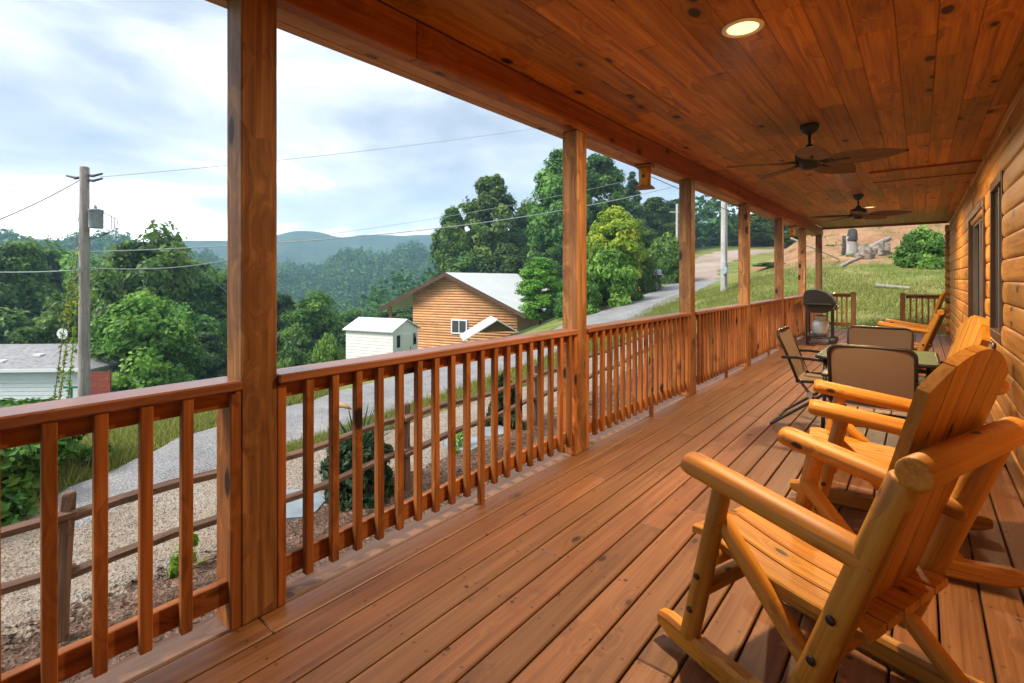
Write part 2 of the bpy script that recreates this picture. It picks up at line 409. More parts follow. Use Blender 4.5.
def ground_mat():
    t = NT('ground_cover'); pos = t.n('ShaderNodeNewGeometry').outputs['Position']
    n1 = t.noise(pos, .5, 6., .65); n2 = t.noise(pos, 6., 6., .7); n3 = t.noise(pos, .12, 4.)
    f = t.math('ADD', t.math('MULTIPLY', n1, .55), t.math('MULTIPLY', n2, .45))
    gr = t.ramp(f, [(.34, (.075, .115, .018)), (.46, (.15, .19, .038)), (.57, (.27, .26, .085)), (.70, (.38, .29, .15))])
    clay = t.ramp(f, [(.32, (.18, .080, .038)), (.48, (.37, .19, .098)), (.66, (.50, .33, .20))])
    wd = t.ramp(t.noise(pos, .02, 8., .75), [(.35, (.020, .050, .018)), (.65, (.065, .12, .035))])
    ca = t.attr('clay').outputs['Fac']; fa = t.attr('wild').outputs['Fac']
    cm = t.ramp(t.math('ADD', ca, t.math('MULTIPLY', t.math('SUBTRACT', f, .5), 3.0)), [(.36, 0.), (.68, 1.)])
    rv = t.noise(t.mapv(pos, (1.6, .45, 1)), 1.1, 5., .7); clay = t.mix(t.ramp(rv, [(.46, 0.), (.62, .6)]), clay, (.20, .15, .07)); c = t.mix(cm, gr, clay); c = t.mix(fa, c, wd)
    t.bsdf(c, .95, t.bump(t.math('ADD', n2, n1), .8, .08), spec=.15); return t.m
M['ground'] = ground_mat()
# ================================================================== setting
def build_ground():
    radii = np.concatenate([[.01], np.geomspace(1.2, 1380, 240)]); na = 640
    an = np.linspace(0, 2*np.pi, na, endpoint=False)
    Rr, A = np.meshgrid(radii, an, indexing='ij')
    X = -2.5+Rr*np.cos(A); Y = 3+Rr*np.sin(A)
    Z = H(X, Y)-.03
    V = np.stack([X, Y, Z], -1).reshape(-1, 3)
    i, j = np.meshgrid(np.arange(len(radii)-1), np.arange(na), indexing='ij'); i = i.ravel(); j = j.ravel(); k = (j+1) % na
    Fq = np.stack([i*na+j, (i+1)*na+j, (i+1)*na+k, i*na+k], -1)
    o = np_mesh('ground', V, Fq, M['ground'], smooth=True)
    x, y = V[:, 0], V[:, 1]
    clay = ss(25.5, 33, y+.45*(x+3))*ss(-11, -7, x)*(1-ss(62, 75, y))
    clay = clay*(1-.75*np.exp(-((x-1.2)**2+(y-31)**2)/9))
    clay = np.clip(clay+.32*np.exp(-((x+3)**2/12+(y-23)**2/6)), 0, 1)
    wild = ss(1.2, 3.5, -(x+10.6+.25*sp(y-13, 2.)))
    wild = np.clip(wild+ss(70, 85, y), 0, 1)
    for nm, v in (('clay', clay), ('wild', wild)):
        a = o.data.attributes.new(nm, 'FLOAT', 'POINT'); a.data.foreach_set('value', v.astype('f'))
    tag(o, 'hilly ground running from the porch down to the wooded valley and up to blue ridges', 'ground', kind='structure')
build_ground()

def strip(name, line, mat, lift, label, n=160, m=14, ragged=.15):
    """line: list of (x_left, x_right, y); a sheet that follows the terrain"""
    line = np.array(line, float); ys = np.linspace(line[0, 2], line[-1, 2], n)
    xl = np.interp(ys, line[:, 2], line[:, 0]); xr = np.interp(ys, line[:, 2], line[:, 1])
    for arr, ph in ((xl, 0.), (xr, 2.)): arr += ragged*(np.sin(ys*1.7+ph)*.5+np.sin(ys*4.1+ph*2)*.35+np.sin(ys*9.3+ph)*.25)
    t = np.linspace(0, 1, m)
    X = xl[:, None]*(1-t)+xr[:, None]*t; Y = np.repeat(ys[:, None], m, 1)
    edge = np.minimum(t, 1-t)*(m-1); Z = H(X, Y)+lift-.05*(edge < .5)
    V = np.stack([X, Y, Z], -1).reshape(-1, 3)
    i, j = np.meshgrid(np.arange(n-1), np.arange(m-1), indexing='ij'); i = i.ravel(); j = j.ravel()
    Fq = np.stack([i*m+j, i*m+j+1, (i+1)*m+j+1, (i+1)*m+j], -1)
    o = np_mesh(name, V, Fq, mat, smooth=True)
    return tag(o, label, name.replace('_', ' '), kind='structure')
strip('mulch_bed', [(-4.75, -2.2, -4), (-4.7, -2.2, .8), (-4.85, -2.2, 3), (-5.2, -2.2, 9), (-5.3, -2.3, 16)], M['mulch'], .02,
      'brown bark mulch bed between the porch and the rail fence')
strip('driveway', [(-6.6, -4.5, -6), (-7.0, -4.5, .5), (-7.4, -4.6, 2.5), (-6.5, -4.7, 4.2), (-6.6, -5.0, 9), (-6.9, -5.4, 12), (-6.6, -6.2, 14.5)], M['tan'], .012,
      'tan gravel driveway behind the rail fence')
strip('road', [(-7.3, -6.0, .9), (-8.3, -6.6, 2.2), (-9.3, -7.0, 4.2), (-10.2, -7.7, 8), (-11.0, -8.1, 15), (-12.2, -8.8, 24), (-13.0, -9.6, 30), (-15.2, -11.4, 38)], M['gravel'], .03,
      'grey gravel road climbing past the porch', ragged=.25)
strip('dirt_road', [(-15.2, -11.4, 38), (-18.2, -14.0, 46), (-20.2, -15.6, 56), (-21.5, -14.8, 64), (-21.5, -11.5, 71)], M['roadclay'], .03,
      'pale clay road bending over the rise beyond the gravel', ragged=.4)

# ================================================================== porch
XR = -2.03; YE = 15.66; S0 = .813; PIT = 2.44
b = MB()
x = .615; w = .1402; k = 0
while x > -2.03:
    y = -3.0+random.uniform(-2, 0); x0 = x-w+.006
    while y < YE:
        L = random.choice([3.05, 3.66, 4.27, 4.88]); y1 = min(y+L, YE)
        if y1 > -3.2 and y1-max(y, -3.2) > .1:
            ya = max(y, -3.2)
            b.box(((x0+x)/2, (ya+y1)/2, -.014+random.uniform(-.0006, .0006)), (w-.0085, y1-ya-.003, .028), ch=.0045, grain=1)
        y = y1
    x -= w; k += 1
deck = b.build('floor', M['deck']); tag(deck, 'reddish brown plank deck floor of the porch', 'floor', kind='structure')
XD = x
b = MB(); b.box((XD-.074, 6.2, -.016), (.142, 18.9, .032), ch=.012, grain=1)
for y in np.arange(-2.6, YE, .6): b.box(((XD+.6)/2, y, -.135), (.6-XD-.02, .045, .20))
b.box((XD-.125, 6.2, -.145), (.035, 18.85, .22), grain=1); b.box((-.8, YE-.03, -.145), (2.9, .035, .22))
o = b.build('floor_edge', M['deck_grey']); tag(o, 'weathered greyish edge board along the open side of the deck', 'floor', kind='structure')

# ceiling planks
b = MB(); x = XR+.004; w = .175
while x < .60:
    y = -3.2-random.uniform(0, 2)
    while y < YE:
        L = random.choice([2.4, 3.05, 3.66, 1.8]); y1 = min(y+L, YE-.12)
        if y1-y > .05: b.box((x+w/2, (y+y1)/2, 2.712), (w-.001, y1-y-.001, .02), ch=.0042, grain=1)
        y = y+L
        if y >= YE-.12: break
    x += w
ce = b.build('ceiling', M['ceil']); tag(ce, 'knotty pine board ceiling over the porch', 'ceiling', kind='structure')

# long beam on the posts
t = thing('porch_beam', 'long stained timber beam carried by the porch posts under the ceiling edge', 'beam', (XR, 6.2, 2.50))
b = MB()
y = -3.2-6.2
for L in (4.88, 4.88, 4.88, 4.30):
    b.box((-.035, y+L/2, .101), (.07, L-.002, .202), ch=.004, grain=1); y += L
b.build('inner_face_board', M['beam'], t)
b = MB(); b.box((-.123, 0, .094), (.104, 18.9, .188), ch=.003, grain=1); b.build('soffit_board', M['soffit'], t)
b = MB(); b.box((-.210, 0, .11), (.068, 18.9, .225), ch=.003, grain=1); b.build('outer_face_board', M['soffit'], t)
b = MB(); b.box((-.32, 0, .24), (.14, 18.9, .03), grain=1); b.box((-.40, 0, .27), (.03, 18.9, .16), grain=1); b.build('fascia', M['beam'], t)
t = thing('end_beam', 'stained timber beam across the far end of the porch', 'beam', (-.75, YE-.06, 2.68))
b = MB(); b.box((0, 0, .0), (2.55, .11, .05), ch=.004); b.build('face_board', M['beam'], t)
# ceiling hatch and trim
t = thing('ceiling_hatch', 'boarded panel with dark trim edges in the porch ceiling near the far fan', 'hatch', (0, 8.15, 2.70))
b = MB()
for q in range(6): b.box((-.42+q*.175, 0, -.006), (.1745, .76, .012), ch=.003, grain=1)
b.build('panel', M['ceil'], t)
for yy in (-.40, .40): b = MB(); b.box((.02, yy, -.010), (1.05, .03, .024)); b.build('trim', M['beam'], t)

# posts
pl = ['first porch post from the camera, thick and dark at the left of the view', 'second porch post from the camera, between the near long railing and the next one',
      'third porch post, right after the hanging log birdhouse nearest the camera', 'fourth porch post, beside the pale utility pole on the lawn', 'fifth porch post, just before the one behind the grill',
      'sixth porch post, directly behind the grill', 'last porch post, standing at the far corner of the porch']
def post_at(yc, label):
    t = thing('porch_post', label, 'post', (XR-.07, yc, 0), 0, 'timber posts along the open side of the porch')
    b = MB(); b.box((0, 0, 1.248), (.14, .14, 2.496), ch=.006, grain=2); b.build('shaft', M['post'], t)
    for s in (-1, 1):
        b = MB(); b.box((.000, s*.0895, .459), (.139, .038, .914), ch=.004, grain=2); b.build('cleat', M['rail'], t)
    return t
for i in range(7): post_at(S0+.07+PIT*i, pl[i])
post_at(S0+.07-PIT, 'porch post behind the camera at the near end of the railing')

# railing sections
def railing(name, label, p, L, ang, n, group, support=None, first=None, last=None):
    t = thing(name, label, 'railing', p, ang, group)            # local x along the run, local y outwards
    b = MB(); b.box((L/2, .065, .941), (L-.002, .15, .038), ch=.006); b.build('top_rail', M['cap'], t)
    b = MB(); b.box((L/2, .050, .889), (L-.004, .036, .064), ch=.003); b.build('upper_rail', M['rail'], t)
    b = MB(); b.box((L/2, .050, .146), (L-.004, .036, .088), ch=.003); b.build('bottom_rail', M['rail'], t)
    f = .135 if first is None else first; e = L-.07 if last is None else last
    for k in range(n):
        xx = f+(e-f)*k/max(1, n-1)
        zb = .0 if (support is not None and k == support) else .085
        b = MB(); b.box((xx, .0135, (zb+.921)/2), (.036, .034, .921-zb), (0, random.uniform(-.004, .004), 0), ch=.003, grain=2); b.build('baluster', M['rail'], t)
    return t
rl = ['nearest railing section, left of the first post, its top rail glossy and wet', 'long railing section between the first and second porch posts', 'railing section between the second and third porch posts',
      'railing section between the third and fourth porch posts', 'railing section between the fourth and fifth porch posts', 'railing section between the fifth and sixth porch posts', 'railing section behind the grill, up to the last porch post']
for i in range(7):
    ya = S0-PIT+.14+.109-.07+.07 if False else S0-PIT+PIT*i+.14
    L = PIT-.14
    railing('railing', rl[i], (XR+.008, ya, 0), L, math.pi/2, 18, 'railing sections along the open side', support=9,
            first=.135 if i else .058, last=L-(.108 if i else .185))
# the two short sections at the far end, each with its own newel post
def end_rail(label, x0, x1, newel, lab2, n):
    t = railing('end_railing', label, (x1, YE-.10, 0), x1-x0, math.pi, n, 'short railings at the far end of the porch', first=.09, last=(x1-x0)-.09)
    q = thing('newel_post', lab2, 'post', (newel, YE-.165, 0), 0, 'newel posts beside the step opening')
    b = MB(); b.box((0, 0, .48), (.10, .10, .96), ch=.008, grain=2); b.build('shaft', M['newel'], q)
    b = MB(); b.box((0, 0, .975), (.125, .125, .026), ch=.008); b.build('cap', M['newel'], q)
end_rail('short end railing beside the grill', -2.0, -1.39, -1.33, 'newel post at the end of the short railing beside the grill', 5)
end_rail('short end railing behind the far rocking chair', -.27, .47, -.33, 'newel post at the end of the short railing behind the far rocking chair', 6)
# ================================================================== log cabin wall
XW = .545
cab = thing('log_cabin', 'honey coloured log cabin whose wall runs along the right side of the porch', 'house', (XW, 6.5, 0))
b = MB(); RH = .187
WIN = (5.95, 6.85, .86, 2.20); DOOR = (7.40, 9.45, -.05, 2.14)
def row(z0, ya, yb):
    P = []; nseg = 8; cut = [ya]
    y = ya+random.uniform(1.5, 5)
    while y < yb-.8: cut.append(y); y += random.uniform(4.2, 6.5)
    cut.append(yb)
    for c0, c1 in zip(cut[:-1], cut[1:]):
        L = c1-c0; ns = max(1, int(L/.35)); vs, gs, fs = [], [], []
        ph = random.uniform(0, 9)
        for i in range(ns+1):
            yy = c0+.0015+(L-.003)*i/ns
            for j in range(nseg+1):
                a = math.pi*(j/nseg-.5); zz = z0+RH/2+RH/2*math.sin(a)*.998
                wv = .0035*math.sin(yy*2.1+ph)+.0025*math.sin(yy*5.3+ph*2)
                xx = .022-(.026+wv)*max(0., math.cos(a))**.33
                vs.append(Vector((xx, yy-6.5, zz))); gs.append(Vector((yy, zz-z0, xx)))
        m = nseg+1
        for i in range(ns):
            for j in range(nseg): fs.append((i*m+j, i*m+j+1, (i+1)*m+j+1, (i+1)*m+j)[::-1])
        k = len(vs)
        fs2 = [tuple(range(m)), tuple(ns*m+j for j in range(m))[::-1]]
        b.add(vs, fs+fs2, [True]*len(fs)+[False]*2, gs)
z = -.17
while z < 2.71:
    segs = [(-3.2, 15.9)]
    for (a0, a1, b0, b1) in (WIN, DOOR):
        if z+RH*.6 > b0 and z+RH*.4 < b1:
            new = []
            for (s0, s1) in segs:
                if s0 < a0 < s1: new += [(s0, a0), (a1, s1)]
                else: new.append((s0, s1))
            segs = new
    for s0, s1 in segs: row(z, s0, s1)
    z += RH
b.build('wall', M['wall'], cab, fixn=False)
b = MB()
for i in range(15):
    z = -.17+RH*(i+.5)
    b.log((-.085, 9.32, z), (.9, 9.32, z), .094, n=14)
b.build('corner_logs', M['wall'], cab)
b = MB(); b.box((3.1, .0, 1.4), (.1, 19, 3.2)); b.box((1.6, 9.15, 1.4), (3.0, .08, 3.2)); b.box((1.6, -9.7, 1.4), (3.0, .08, 3.2)); b.box((1.9, 0, -.2), (2.6, 19, .06))
b.box((.12, -4.92+0.38, 1.35), (.03, 8.3, 2.9)); b.box((.12, 6.5, 1.35), (.03, 5.6, 2.9))
b.build('inner_wall', M['dark_trim'], cab)
b = MB(); b.box((.25, -.3, 3.02), (6.4, 19.6, .06)); b.box((.2, -.3, 2.86), (6.3, 19.4, .02)); b.build('roof', M['shingle'], cab)
# window
def opening(kind, a0, a1, z0, z1, glass, trim):
    b = MB()
    if kind == 'window':
        b.box((.036, (a0+a1)/2-6.5, (z0+z1)/2), (.012, a1-a0, z1-z0)); p = b.build('window', glass, cab, )
        b = MB()
        for yy in (a0+.0, a1): b.box((.018, yy-6.5, (z0+z1)/2), (.050, .05, z1-z0+.17), ch=.005, grain=2)
        b.box((.018, (a0+a1)/2-6.5, z1+.042), (.055, a1-a0-.051, .085), grain=1); b.box((.018, (a0+a1)/2-6.5, z0-.042), (.055, a1-a0-.051, .085), grain=1)
        b.build('frame', trim, p)
        b = MB(); b.box((.026, (a0+a1)/2-6.5, (z0+z1)/2), (.022, .04, z1-z0-.004)); b.build('sash', M['grey_trim'], p)
    return p
opening('window', *WIN, M['greyglass'], M['dark_trim'])
a0, a1, z0, z1 = DOOR; yc = (a0+a1)/2-6.5
b = MB(); b.box((.085, yc, 1.03), (.012, a1-a0, 2.2)); dr = b.build('door', M['darkglass'], cab)
b = MB()
for yy in (a0, a1): b.box((.015, yy-6.5, 1.07), (.075, .06, 2.14), ch=.005, grain=2)
b.box((.015, yc, 2.185), (.075, a1-a0+.06, .09), ch=.005, grain=1); b.build('frame', M['dark_trim'], dr)
b = MB(); b.box((.045, a0-6.5+.10, 1.05), (.06, .10, 2.06)); b.box((.05, yc, 1.05), (.05, .09, 2.06)); b.box((.05, a1-6.5-.1, 1.05), (.05, .09, 2.06)); b.box((.05, yc, 2.09), (.049, a1-a0-.3, .08)); b.build('sash', M['grey_trim'], dr)
b = MB(); b.box((.0, a0-6.5+.13, 1.0), (.03, .03, .20)); b.box((.02, a0-6.5+.13, 1.09), (.05, .02, .02)); b.box((.02, a0-6.5+.13, .91), (.05, .02, .02)); b.build('handle', M['steel'], dr)

# ================================================================== ceiling things
def downlight(y, label):
    t = thing('ceiling_light', label, 'ceiling light', (-.735, y, 2.700), 0, 'recessed lights in the porch ceiling')
    b = MB(); b.lathe((0, 0, 0), [(.105, .0), (.105, -.004), (.098, -.009), (.082, -.009), (.078, .001)], 36); b.build('trim_ring', M['trimwhite'], t)
    b = MB(); b.lathe((0, 0, 0), [(.079, -.002), (.060, -.0005), (1e-6, -.0005)], 36); b.build('lens', M['lamp'], t)
    ld = bpy.data.lights.new('lamp', 'AREA'); ld.shape = 'DISK'; ld.size = .15; ld.energy = LAMP_W; ld.color = (1., .72, .40); ld.spread = R(170)
    lo = bpy.data.objects.new('lamp', ld); COL.objects.link(lo); lo.parent = t; lo.location = (0, 0, -.02)
LAMP_W = 30
downlight(2.84, 'lit round recessed light in the ceiling nearest the camera')
downlight(7.20, 'lit recessed light almost hidden behind a blade of the near fan')
downlight(11.55, 'small lit recessed light in the ceiling beyond the far fan')

def make_fan(label, loc, rz):
    t = thing('ceiling_fan', label, 'ceiling fan', loc, rz, 'ceiling fans along the porch')
    b = MB(); b.lathe((0, 0, 0), [(.072, .0), (.072, -.03), (.055, -.062), (.022, -.085), (.016, -.09)], 24); b.build('canopy', M['fan_metal'], t)
    b = MB(); b.tube([(0, 0, -.08), (0, 0, -.20)], .013, 10); b.build('rod', M['fan_metal'], t)
    b = MB(); b.lathe((0, 0, 0), [(.018, -.17), (.03, -.185), (.045, -.215), (.10, -.235), (.112, -.25), (.112, -.315), (.10, -.335), (.072, -.345), (.072, -.375), (.05, -.392), (.001, -.396)], 28)
    b.build('motor', M['fan_metal'], t)
    for k in range(5):
        a = 2*math.pi*k/5; ca, sa = math.cos(a), math.sin(a)
        def rot(p): return Vector((p[0]*ca-p[1]*sa, p[0]*sa+p[1]*ca, p[2]))
        # leaf-shaped woven blade with ribs, pitched about its long axis
        top, bot = [], []
        for i in range(15):
            u = i/14; r = .19+.50*u
            wd = .105*math.sin(math.pi*min(1, u*.97+.03)**.72)**.75+.012
            rowt = []
            for j in range(9):
                v = j/4-1; yy = v*wd
                zz = -.335-yy*.22-.012*u*u+.0045*math.cos(v*18)*(1-abs(v))+.004
                rowt.append(rot((r-.03*abs(v)*abs(v), yy, zz)))
            top.append(rowt)
        b = MB(); b.grid(top); b.grid([[p-Vector((0, 0, .007)) for p in rr] for rr in top])
        rim = [rr[0] for rr in top]+[rr[-1] for rr in top[::-1]]
        b.tube([p-Vector((0, 0, .0035)) for p in rim], .006, 6, closed=True)
        bl = b.build('blade', M['blade'], t)
        b = MB(); b.tube([rot((.09, 0, -.335)), rot((.14, .012, -.33)), rot((.21, 0, -.336)), rot((.30, 0, -.339))], [.016, .013, .012, .006], 8); b.build('bracket', M['fan_metal'], bl)
    return t
make_fan('dark ceiling fan with woven leaf blades nearest the camera', (-.75, 5.02, 2.70), R(-6))
make_fan('dark ceiling fan with woven leaf blades farther down the porch, by the ceiling hatch', (-.77, 9.74, 2.70), R(-12))

def birdhouse(y, label):
    t = thing('birdhouse', label, 'birdhouse', (XR-.12, y, 2.495), R(12), 'log birdhouses hung under the porch beam')
    b = MB(); b.log((0, 0, -.025), (0, 0, -.215), .062, .058, n=20, rd=.1, wob=.003, up=(1, 0, 0)); bd = b.build('body', M['chair'], t)
    b = MB(); b.box((0, 0, -.014), (.168, .168, .020), ch=.004); b.build('roof', M['rail'], t)
    b = MB(); b.box((0, 0, -.226), (.172, .172, .018), ch=.004); b.build('base', M['rail'], t)
    b = MB(); b.lathe((0, -.064, -.12), [(.017, 0), (.017, -.004), (.0001, -.004)], 16, axis='y'); b.build('hole', M['black'], bd)
    b = MB(); b.tube([(0, 0, 0), (0, 0, .01)], .004, 6); b.build('hook', M['steel'], t)
birdhouse(4.72, 'log birdhouse hung under the beam between the second and third posts')
birdhouse(12.25, 'distant log birdhouse hung under the beam near the sixth post')

# ================================================================== rocking chairs
def make_rocker(label, loc, rz):
    t = thing('rocking_chair', label, 'rocking chair', loc, rz, 'varnished log rocking chairs along the cabin wall')
    W = .58; m = M['chair']
    for y, s in ((0, 1), (W, -1)):
        b = MB(); P = []
        xs = np.linspace(-.145, .775, 22)
        ring = []
        for i, xx in enumerate(xs):
            zb = .030*((xx-.30)/.45)**2; e = min(1, .55+min(xx+.145, .775-xx)*9)
            hh = .082*e; zc = zb+.041; ww = .027*min(1, .75+e*.25)
            ring.append([Vector((xx, y+a*ww, zc+c*hh/2)) for a, c in ((-.65, -1), (.65, -1), (1, -.65), (1, .65), (.65, 1), (-.65, 1), (-1, .65), (-1, -.65))])
        vs = [p for r_ in ring for p in r_]; n = 8
        fs = [(i*n+j, i*n+(j+1) % n, (i+1)*n+(j+1) % n, (i+1)*n+j) for i in range(len(ring)-1) for j in range(n)]
        b.add(vs, fs+[tuple(range(n))[::-1], tuple((len(ring)-1)*n+j for j in range(n))], False, [Vector((p.x, p.y-y, p.z)) for p in vs])
        b.build('rocker', m, t)
        b = MB(); b.log((-.013, y, .075), (.122, y, .672), .034, .031, n=16, wob=.003, seg=4); lg = b.build('front_leg', m, t)
        for q in (.2, .42):
            cx, cz = -.013+.135*q, .075+.597*q; b = MB(); b.lathe((cx, y-s*.036, cz), [(.011, 0), (.011, -s*.003), (.0001, -s*.003)], 10, axis='y'); b.build('bolt', M['bronze'], lg)
        b = MB(); b.log((.088, y+s*.024, .545), (.575, y+s*.024, .060), .030, .030, n=14, wob=.003, seg=4); b.build('brace', m, t)
        b = MB(); b.log((.392, y-s*.010, .165), (.645, y-s*.010, .868), .042, .038, n=18, wob=.003, seg=5); ps = b.build('back_post', m, t)
        for q in (.20, .40):
            cx, cz = .392+.253*q, .165+.703*q; b = MB(); b.lathe((cx-.004, y-s*.056, cz), [(.013, 0), (.013, -s*.003), (.0001, -s*.003)], 10, axis='y'); b.build('bolt', M['bronze'], ps)
        b = MB(); b.log((-.02, y, .702), (.585, y, .620), .055, .052, n=20, rd=.5, sq=.72, wob=.002, seg=5); b.build('arm', m, t)
    b = MB(); b.log((.672, -.055, .893), (.672, W+.055, .893), .041, .041, n=20, rd=.15, up=(0, 0, 1), wob=.001, seg=4); b.build('crossbar', m, t)
    for (xx, zz, rr) in ((.075, .40, .030), (.028, .27, .030), (.47, .355, .034)):
        b = MB(); b.log((xx, .0, zz), (xx, W, zz), rr, n=14, wob=.003, seg=3); b.build('stretcher', m, t)
    # seat slats follow a dished line
    ns = 5; ws = (W-.07)/ns
    for k in range(ns):
        yc = .035+ws*(k+.5); up = []; 
        for i in range(13):
            u = i/12; xx = -.035+.575*u; zz = .468-.075*u+.020*math.sin(u*math.pi*1.1)*(-1)+.004
            if u < .12: zz -= .02*(1-u/.12)**2
            up.append((xx, zz))
        vs, gs, fs = [], [], []
        for (xx, zz) in up:
            for a, c in ((-.5, -.026), (.5, -.026), (.5, -.004), (.44, 0), (-.44, 0), (-.5, -.004)):
                vs.append(Vector((xx, yc+a*(ws-.007), zz+c))); gs.append(Vector((xx, a*ws, c)))
        n = 6; mm = len(up)
        fs = [(i*n+j, i*n+(j+1) % n, (i+1)*n+(j+1) % n, (i+1)*n+j) for i in range(mm-1) for j in range(n)]+[tuple(range(n))[::-1], tuple((mm-1)*n+j for j in range(n))]
        b = MB(); b.add(vs, fs, False, gs); b.build('seat_slat', m, t)
    # back slats: leaning, arched tops
    bx, bz = .440, .40; lean = R(16.5); dx, dz = math.sin(lean), math.cos(lean); nx, nz = dz, -dx
    ys = [(.040, .146), (.151, .252), (.257, .372), (.377, .478), (.483, .590)]; ym = .315
    for (ya, yb) in ys:
        def topl(y): return .805-1.25*(y-ym)**2
        fb = lambda y: .295+(y-ym)*.74
        outl = [(fb(ya), 0), (fb(yb), 0)]+[(yb-(yb-ya)*q/4, topl(yb-(yb-ya)*q/4)) for q in range(5)]
        vs = []
        for th in (0, .028):
            for (yy, l) in outl: vs.append(Vector((bx+dx*l+nx*th, yy, bz+dz*l+nz*th)))
        n = len(outl); gs = [Vector((outl[i % n][1], outl[i % n][0], (i//n)*.03)) for i in range(2*n)]
        fs = [tuple(range(n))[::-1], tuple(range(n, 2*n))]+[(i, (i+1) % n, n+(i+1) % n, n+i) for i in range(n)]
        b = MB(); b.add(vs, fs, False, gs); b.build('back_slat', m, t)
    return t
R1 = make_rocker('large log rocking chair nearest the camera, seen from behind its near arm', (-.624, 1.771, 0), R(-20))
c = np.array([1.504, 2.533])
def camw(xc, d): return (xc*CT-d*ST, xc*ST+d*CT)
x2, y2 = camw(1.504, 2.533)
dup(R1, (x2+.03, y2+.02, 0), R(6), 'log rocking chair just beyond the nearest one, pale edge of its back slats showing')
dup(R1, (-.45, 8.85, 0), R(-6), 'far log rocking chair standing side-on by the short end railing')

# ================================================================== folding chairs and table
def make_folding(label, loc, rz):
    t = thing('folding_chair', label, 'folding chair', loc, rz, 'brown folding chairs around the green table')
    W = .250; br = M['bronze']
    def bend(z0, x0, z1, x1):
        pts = [(x1, -W, z1)]
        pts += [(x0+(x1-x0)*.06, -W, z0+(z1-z0)*.06)]
        for q in range(6):
            a = q/5*math.pi/2; pts.append((x0, -W+.06-.06*math.cos(a)*1, z0-.06+.06*math.sin(a)))
        l = pts[2:]
        for q in range(6):
            a = q/5*math.pi/2; l.append((x0, W-.06+.06*math.sin(a), z0-.06+.06*math.cos(a)))
        return pts[:2]+l+[(x0+(x1-x0)*.06, W, z0+(z1-z0)*.06), (x1, W, z1)]
    # back frame, one tube from side to side over the top, down to the seat hinge
    pts = [(-.055, -W, .43), (-.15, -W, .68), (-.208, -W, .808)]
    for q in range(1, 7): a = q/6*math.pi/2; pts.append((-.21-.012*math.sin(a), -W+.065*(1-math.cos(a)), (.812+.055*math.sin(a))))
    pts2 = [(x, -y, z) for (x, y, z) in pts[::-1]]
    b = MB(); b.tube(pts+pts2, .0125, 10); b.build('back_frame', br, t)
    # sling back
    P = []
    for i in range(9):
        u = i/8; z = .45+.402*u; x = -.058-.157*(u**.93)
        P.append([Vector((x-.014*(1-v*v), v*(W-.008), z)) for v in np.linspace(-1, 1, 9)])
    b = MB(); b.grid(P); b.grid([[p+Vector((.006, 0, .002)) for p in r_] for r_ in P])
    rim = P[0]+[r_[-1] for r_ in P[1:]]+P[-1][::-1][1:]+[r_[0] for r_ in P[::-1][1:-1]]
    b.tube([p+Vector((.003, 0, .001)) for p in rim], .0042, 6, closed=True); b.build('backrest', M['sling'], t)
    P = []
    for i in range(9):
        u = i/8; x = -.06+.43*u; z = .425+.02*u-.012*math.sin(math.pi*u)
        P.append([Vector((x, v*(W-.012), z-.012*(1-v*v))) for v in np.linspace(-1, 1, 9)])
    b = MB(); b.grid(P); b.grid([[p-Vector((0, 0, .006)) for p in r_] for r_ in P])
    rim = P[0]+[r_[-1] for r_ in P[1:]]+P[-1][::-1][1:]+[r_[0] for r_ in P[::-1][1:-1]]
    b.tube([p-Vector((0, 0, .003)) for p in rim], .0042, 6, closed=True); b.build('seat', M['sling'], t)
    for s in (-1, 1):
        b = MB(); b.tube([(-.07, s*W, .42), (.15, s*W, .435), (.36, s*W, .445)], .0125, 8); b.build('seat_rail', br, t)
        y = s*(W+.028)
        b = MB(); b.tube([(.30, y, .60), (.27, y, .44), (.02, y, .23), (-.26, y, .012), (-.275, y, .008)], .0125, 8); b.build('leg', br, t)
        y = s*(W+.002)
        b = MB(); b.tube([(-.045, y, .44), (.13, y, .20), (.285, y, .012), (.30, y, .008)], .0125, 8); b.build('leg', br, t)
        b = MB()
        P = [(-.175, .632), (-.05, .640), (.12, .634), (.27, .618), (.335, .600), (.345, .588)]
        for i in range(len(P)-1):
            (xa, za), (xb, zb) = P[i], P[i+1]; l = math.hypot(xb-xa, zb-za)
            b.box(((xa+xb)/2, s*(W+.028), (za+zb)/2), (l+.006, .046, .024), (0, -math.atan2(zb-za, xb-xa), 0), ch=.008)
        b.build('arm', M['black'], t)
        b = MB(); b.lathe((.045, s*(W+.03), .315), [(.024, -.012), (.026, 0), (.024, .012)], 14, axis='y'); b.build('hinge', M['steel'], t)
    b = MB(); b.tube([(-.262, -W-.028, .014), (-.262, W+.028, .014)], .011, 8); b.tube([(.286, -W, .014), (.286, W, .014)], .011, 8); b.build('foot_bar', br, t)
    return t
F1 = make_folding('brown folding chair on the left of the green table, seen side-on', (-.80, 5.35, 0), R(0))
dup(F1, (-.27, 4.50, 0), R(90), 'brown folding chair on the near side of the green table, its back to the camera')
dup(F1, (-.31, 5.82, 0), R(-91), 'brown folding chair on the far side of the green table, facing the camera')
dup(F1, (.20, 5.28, 0), R(180), 'brown folding chair between the green table and the log wall, mostly hidden')

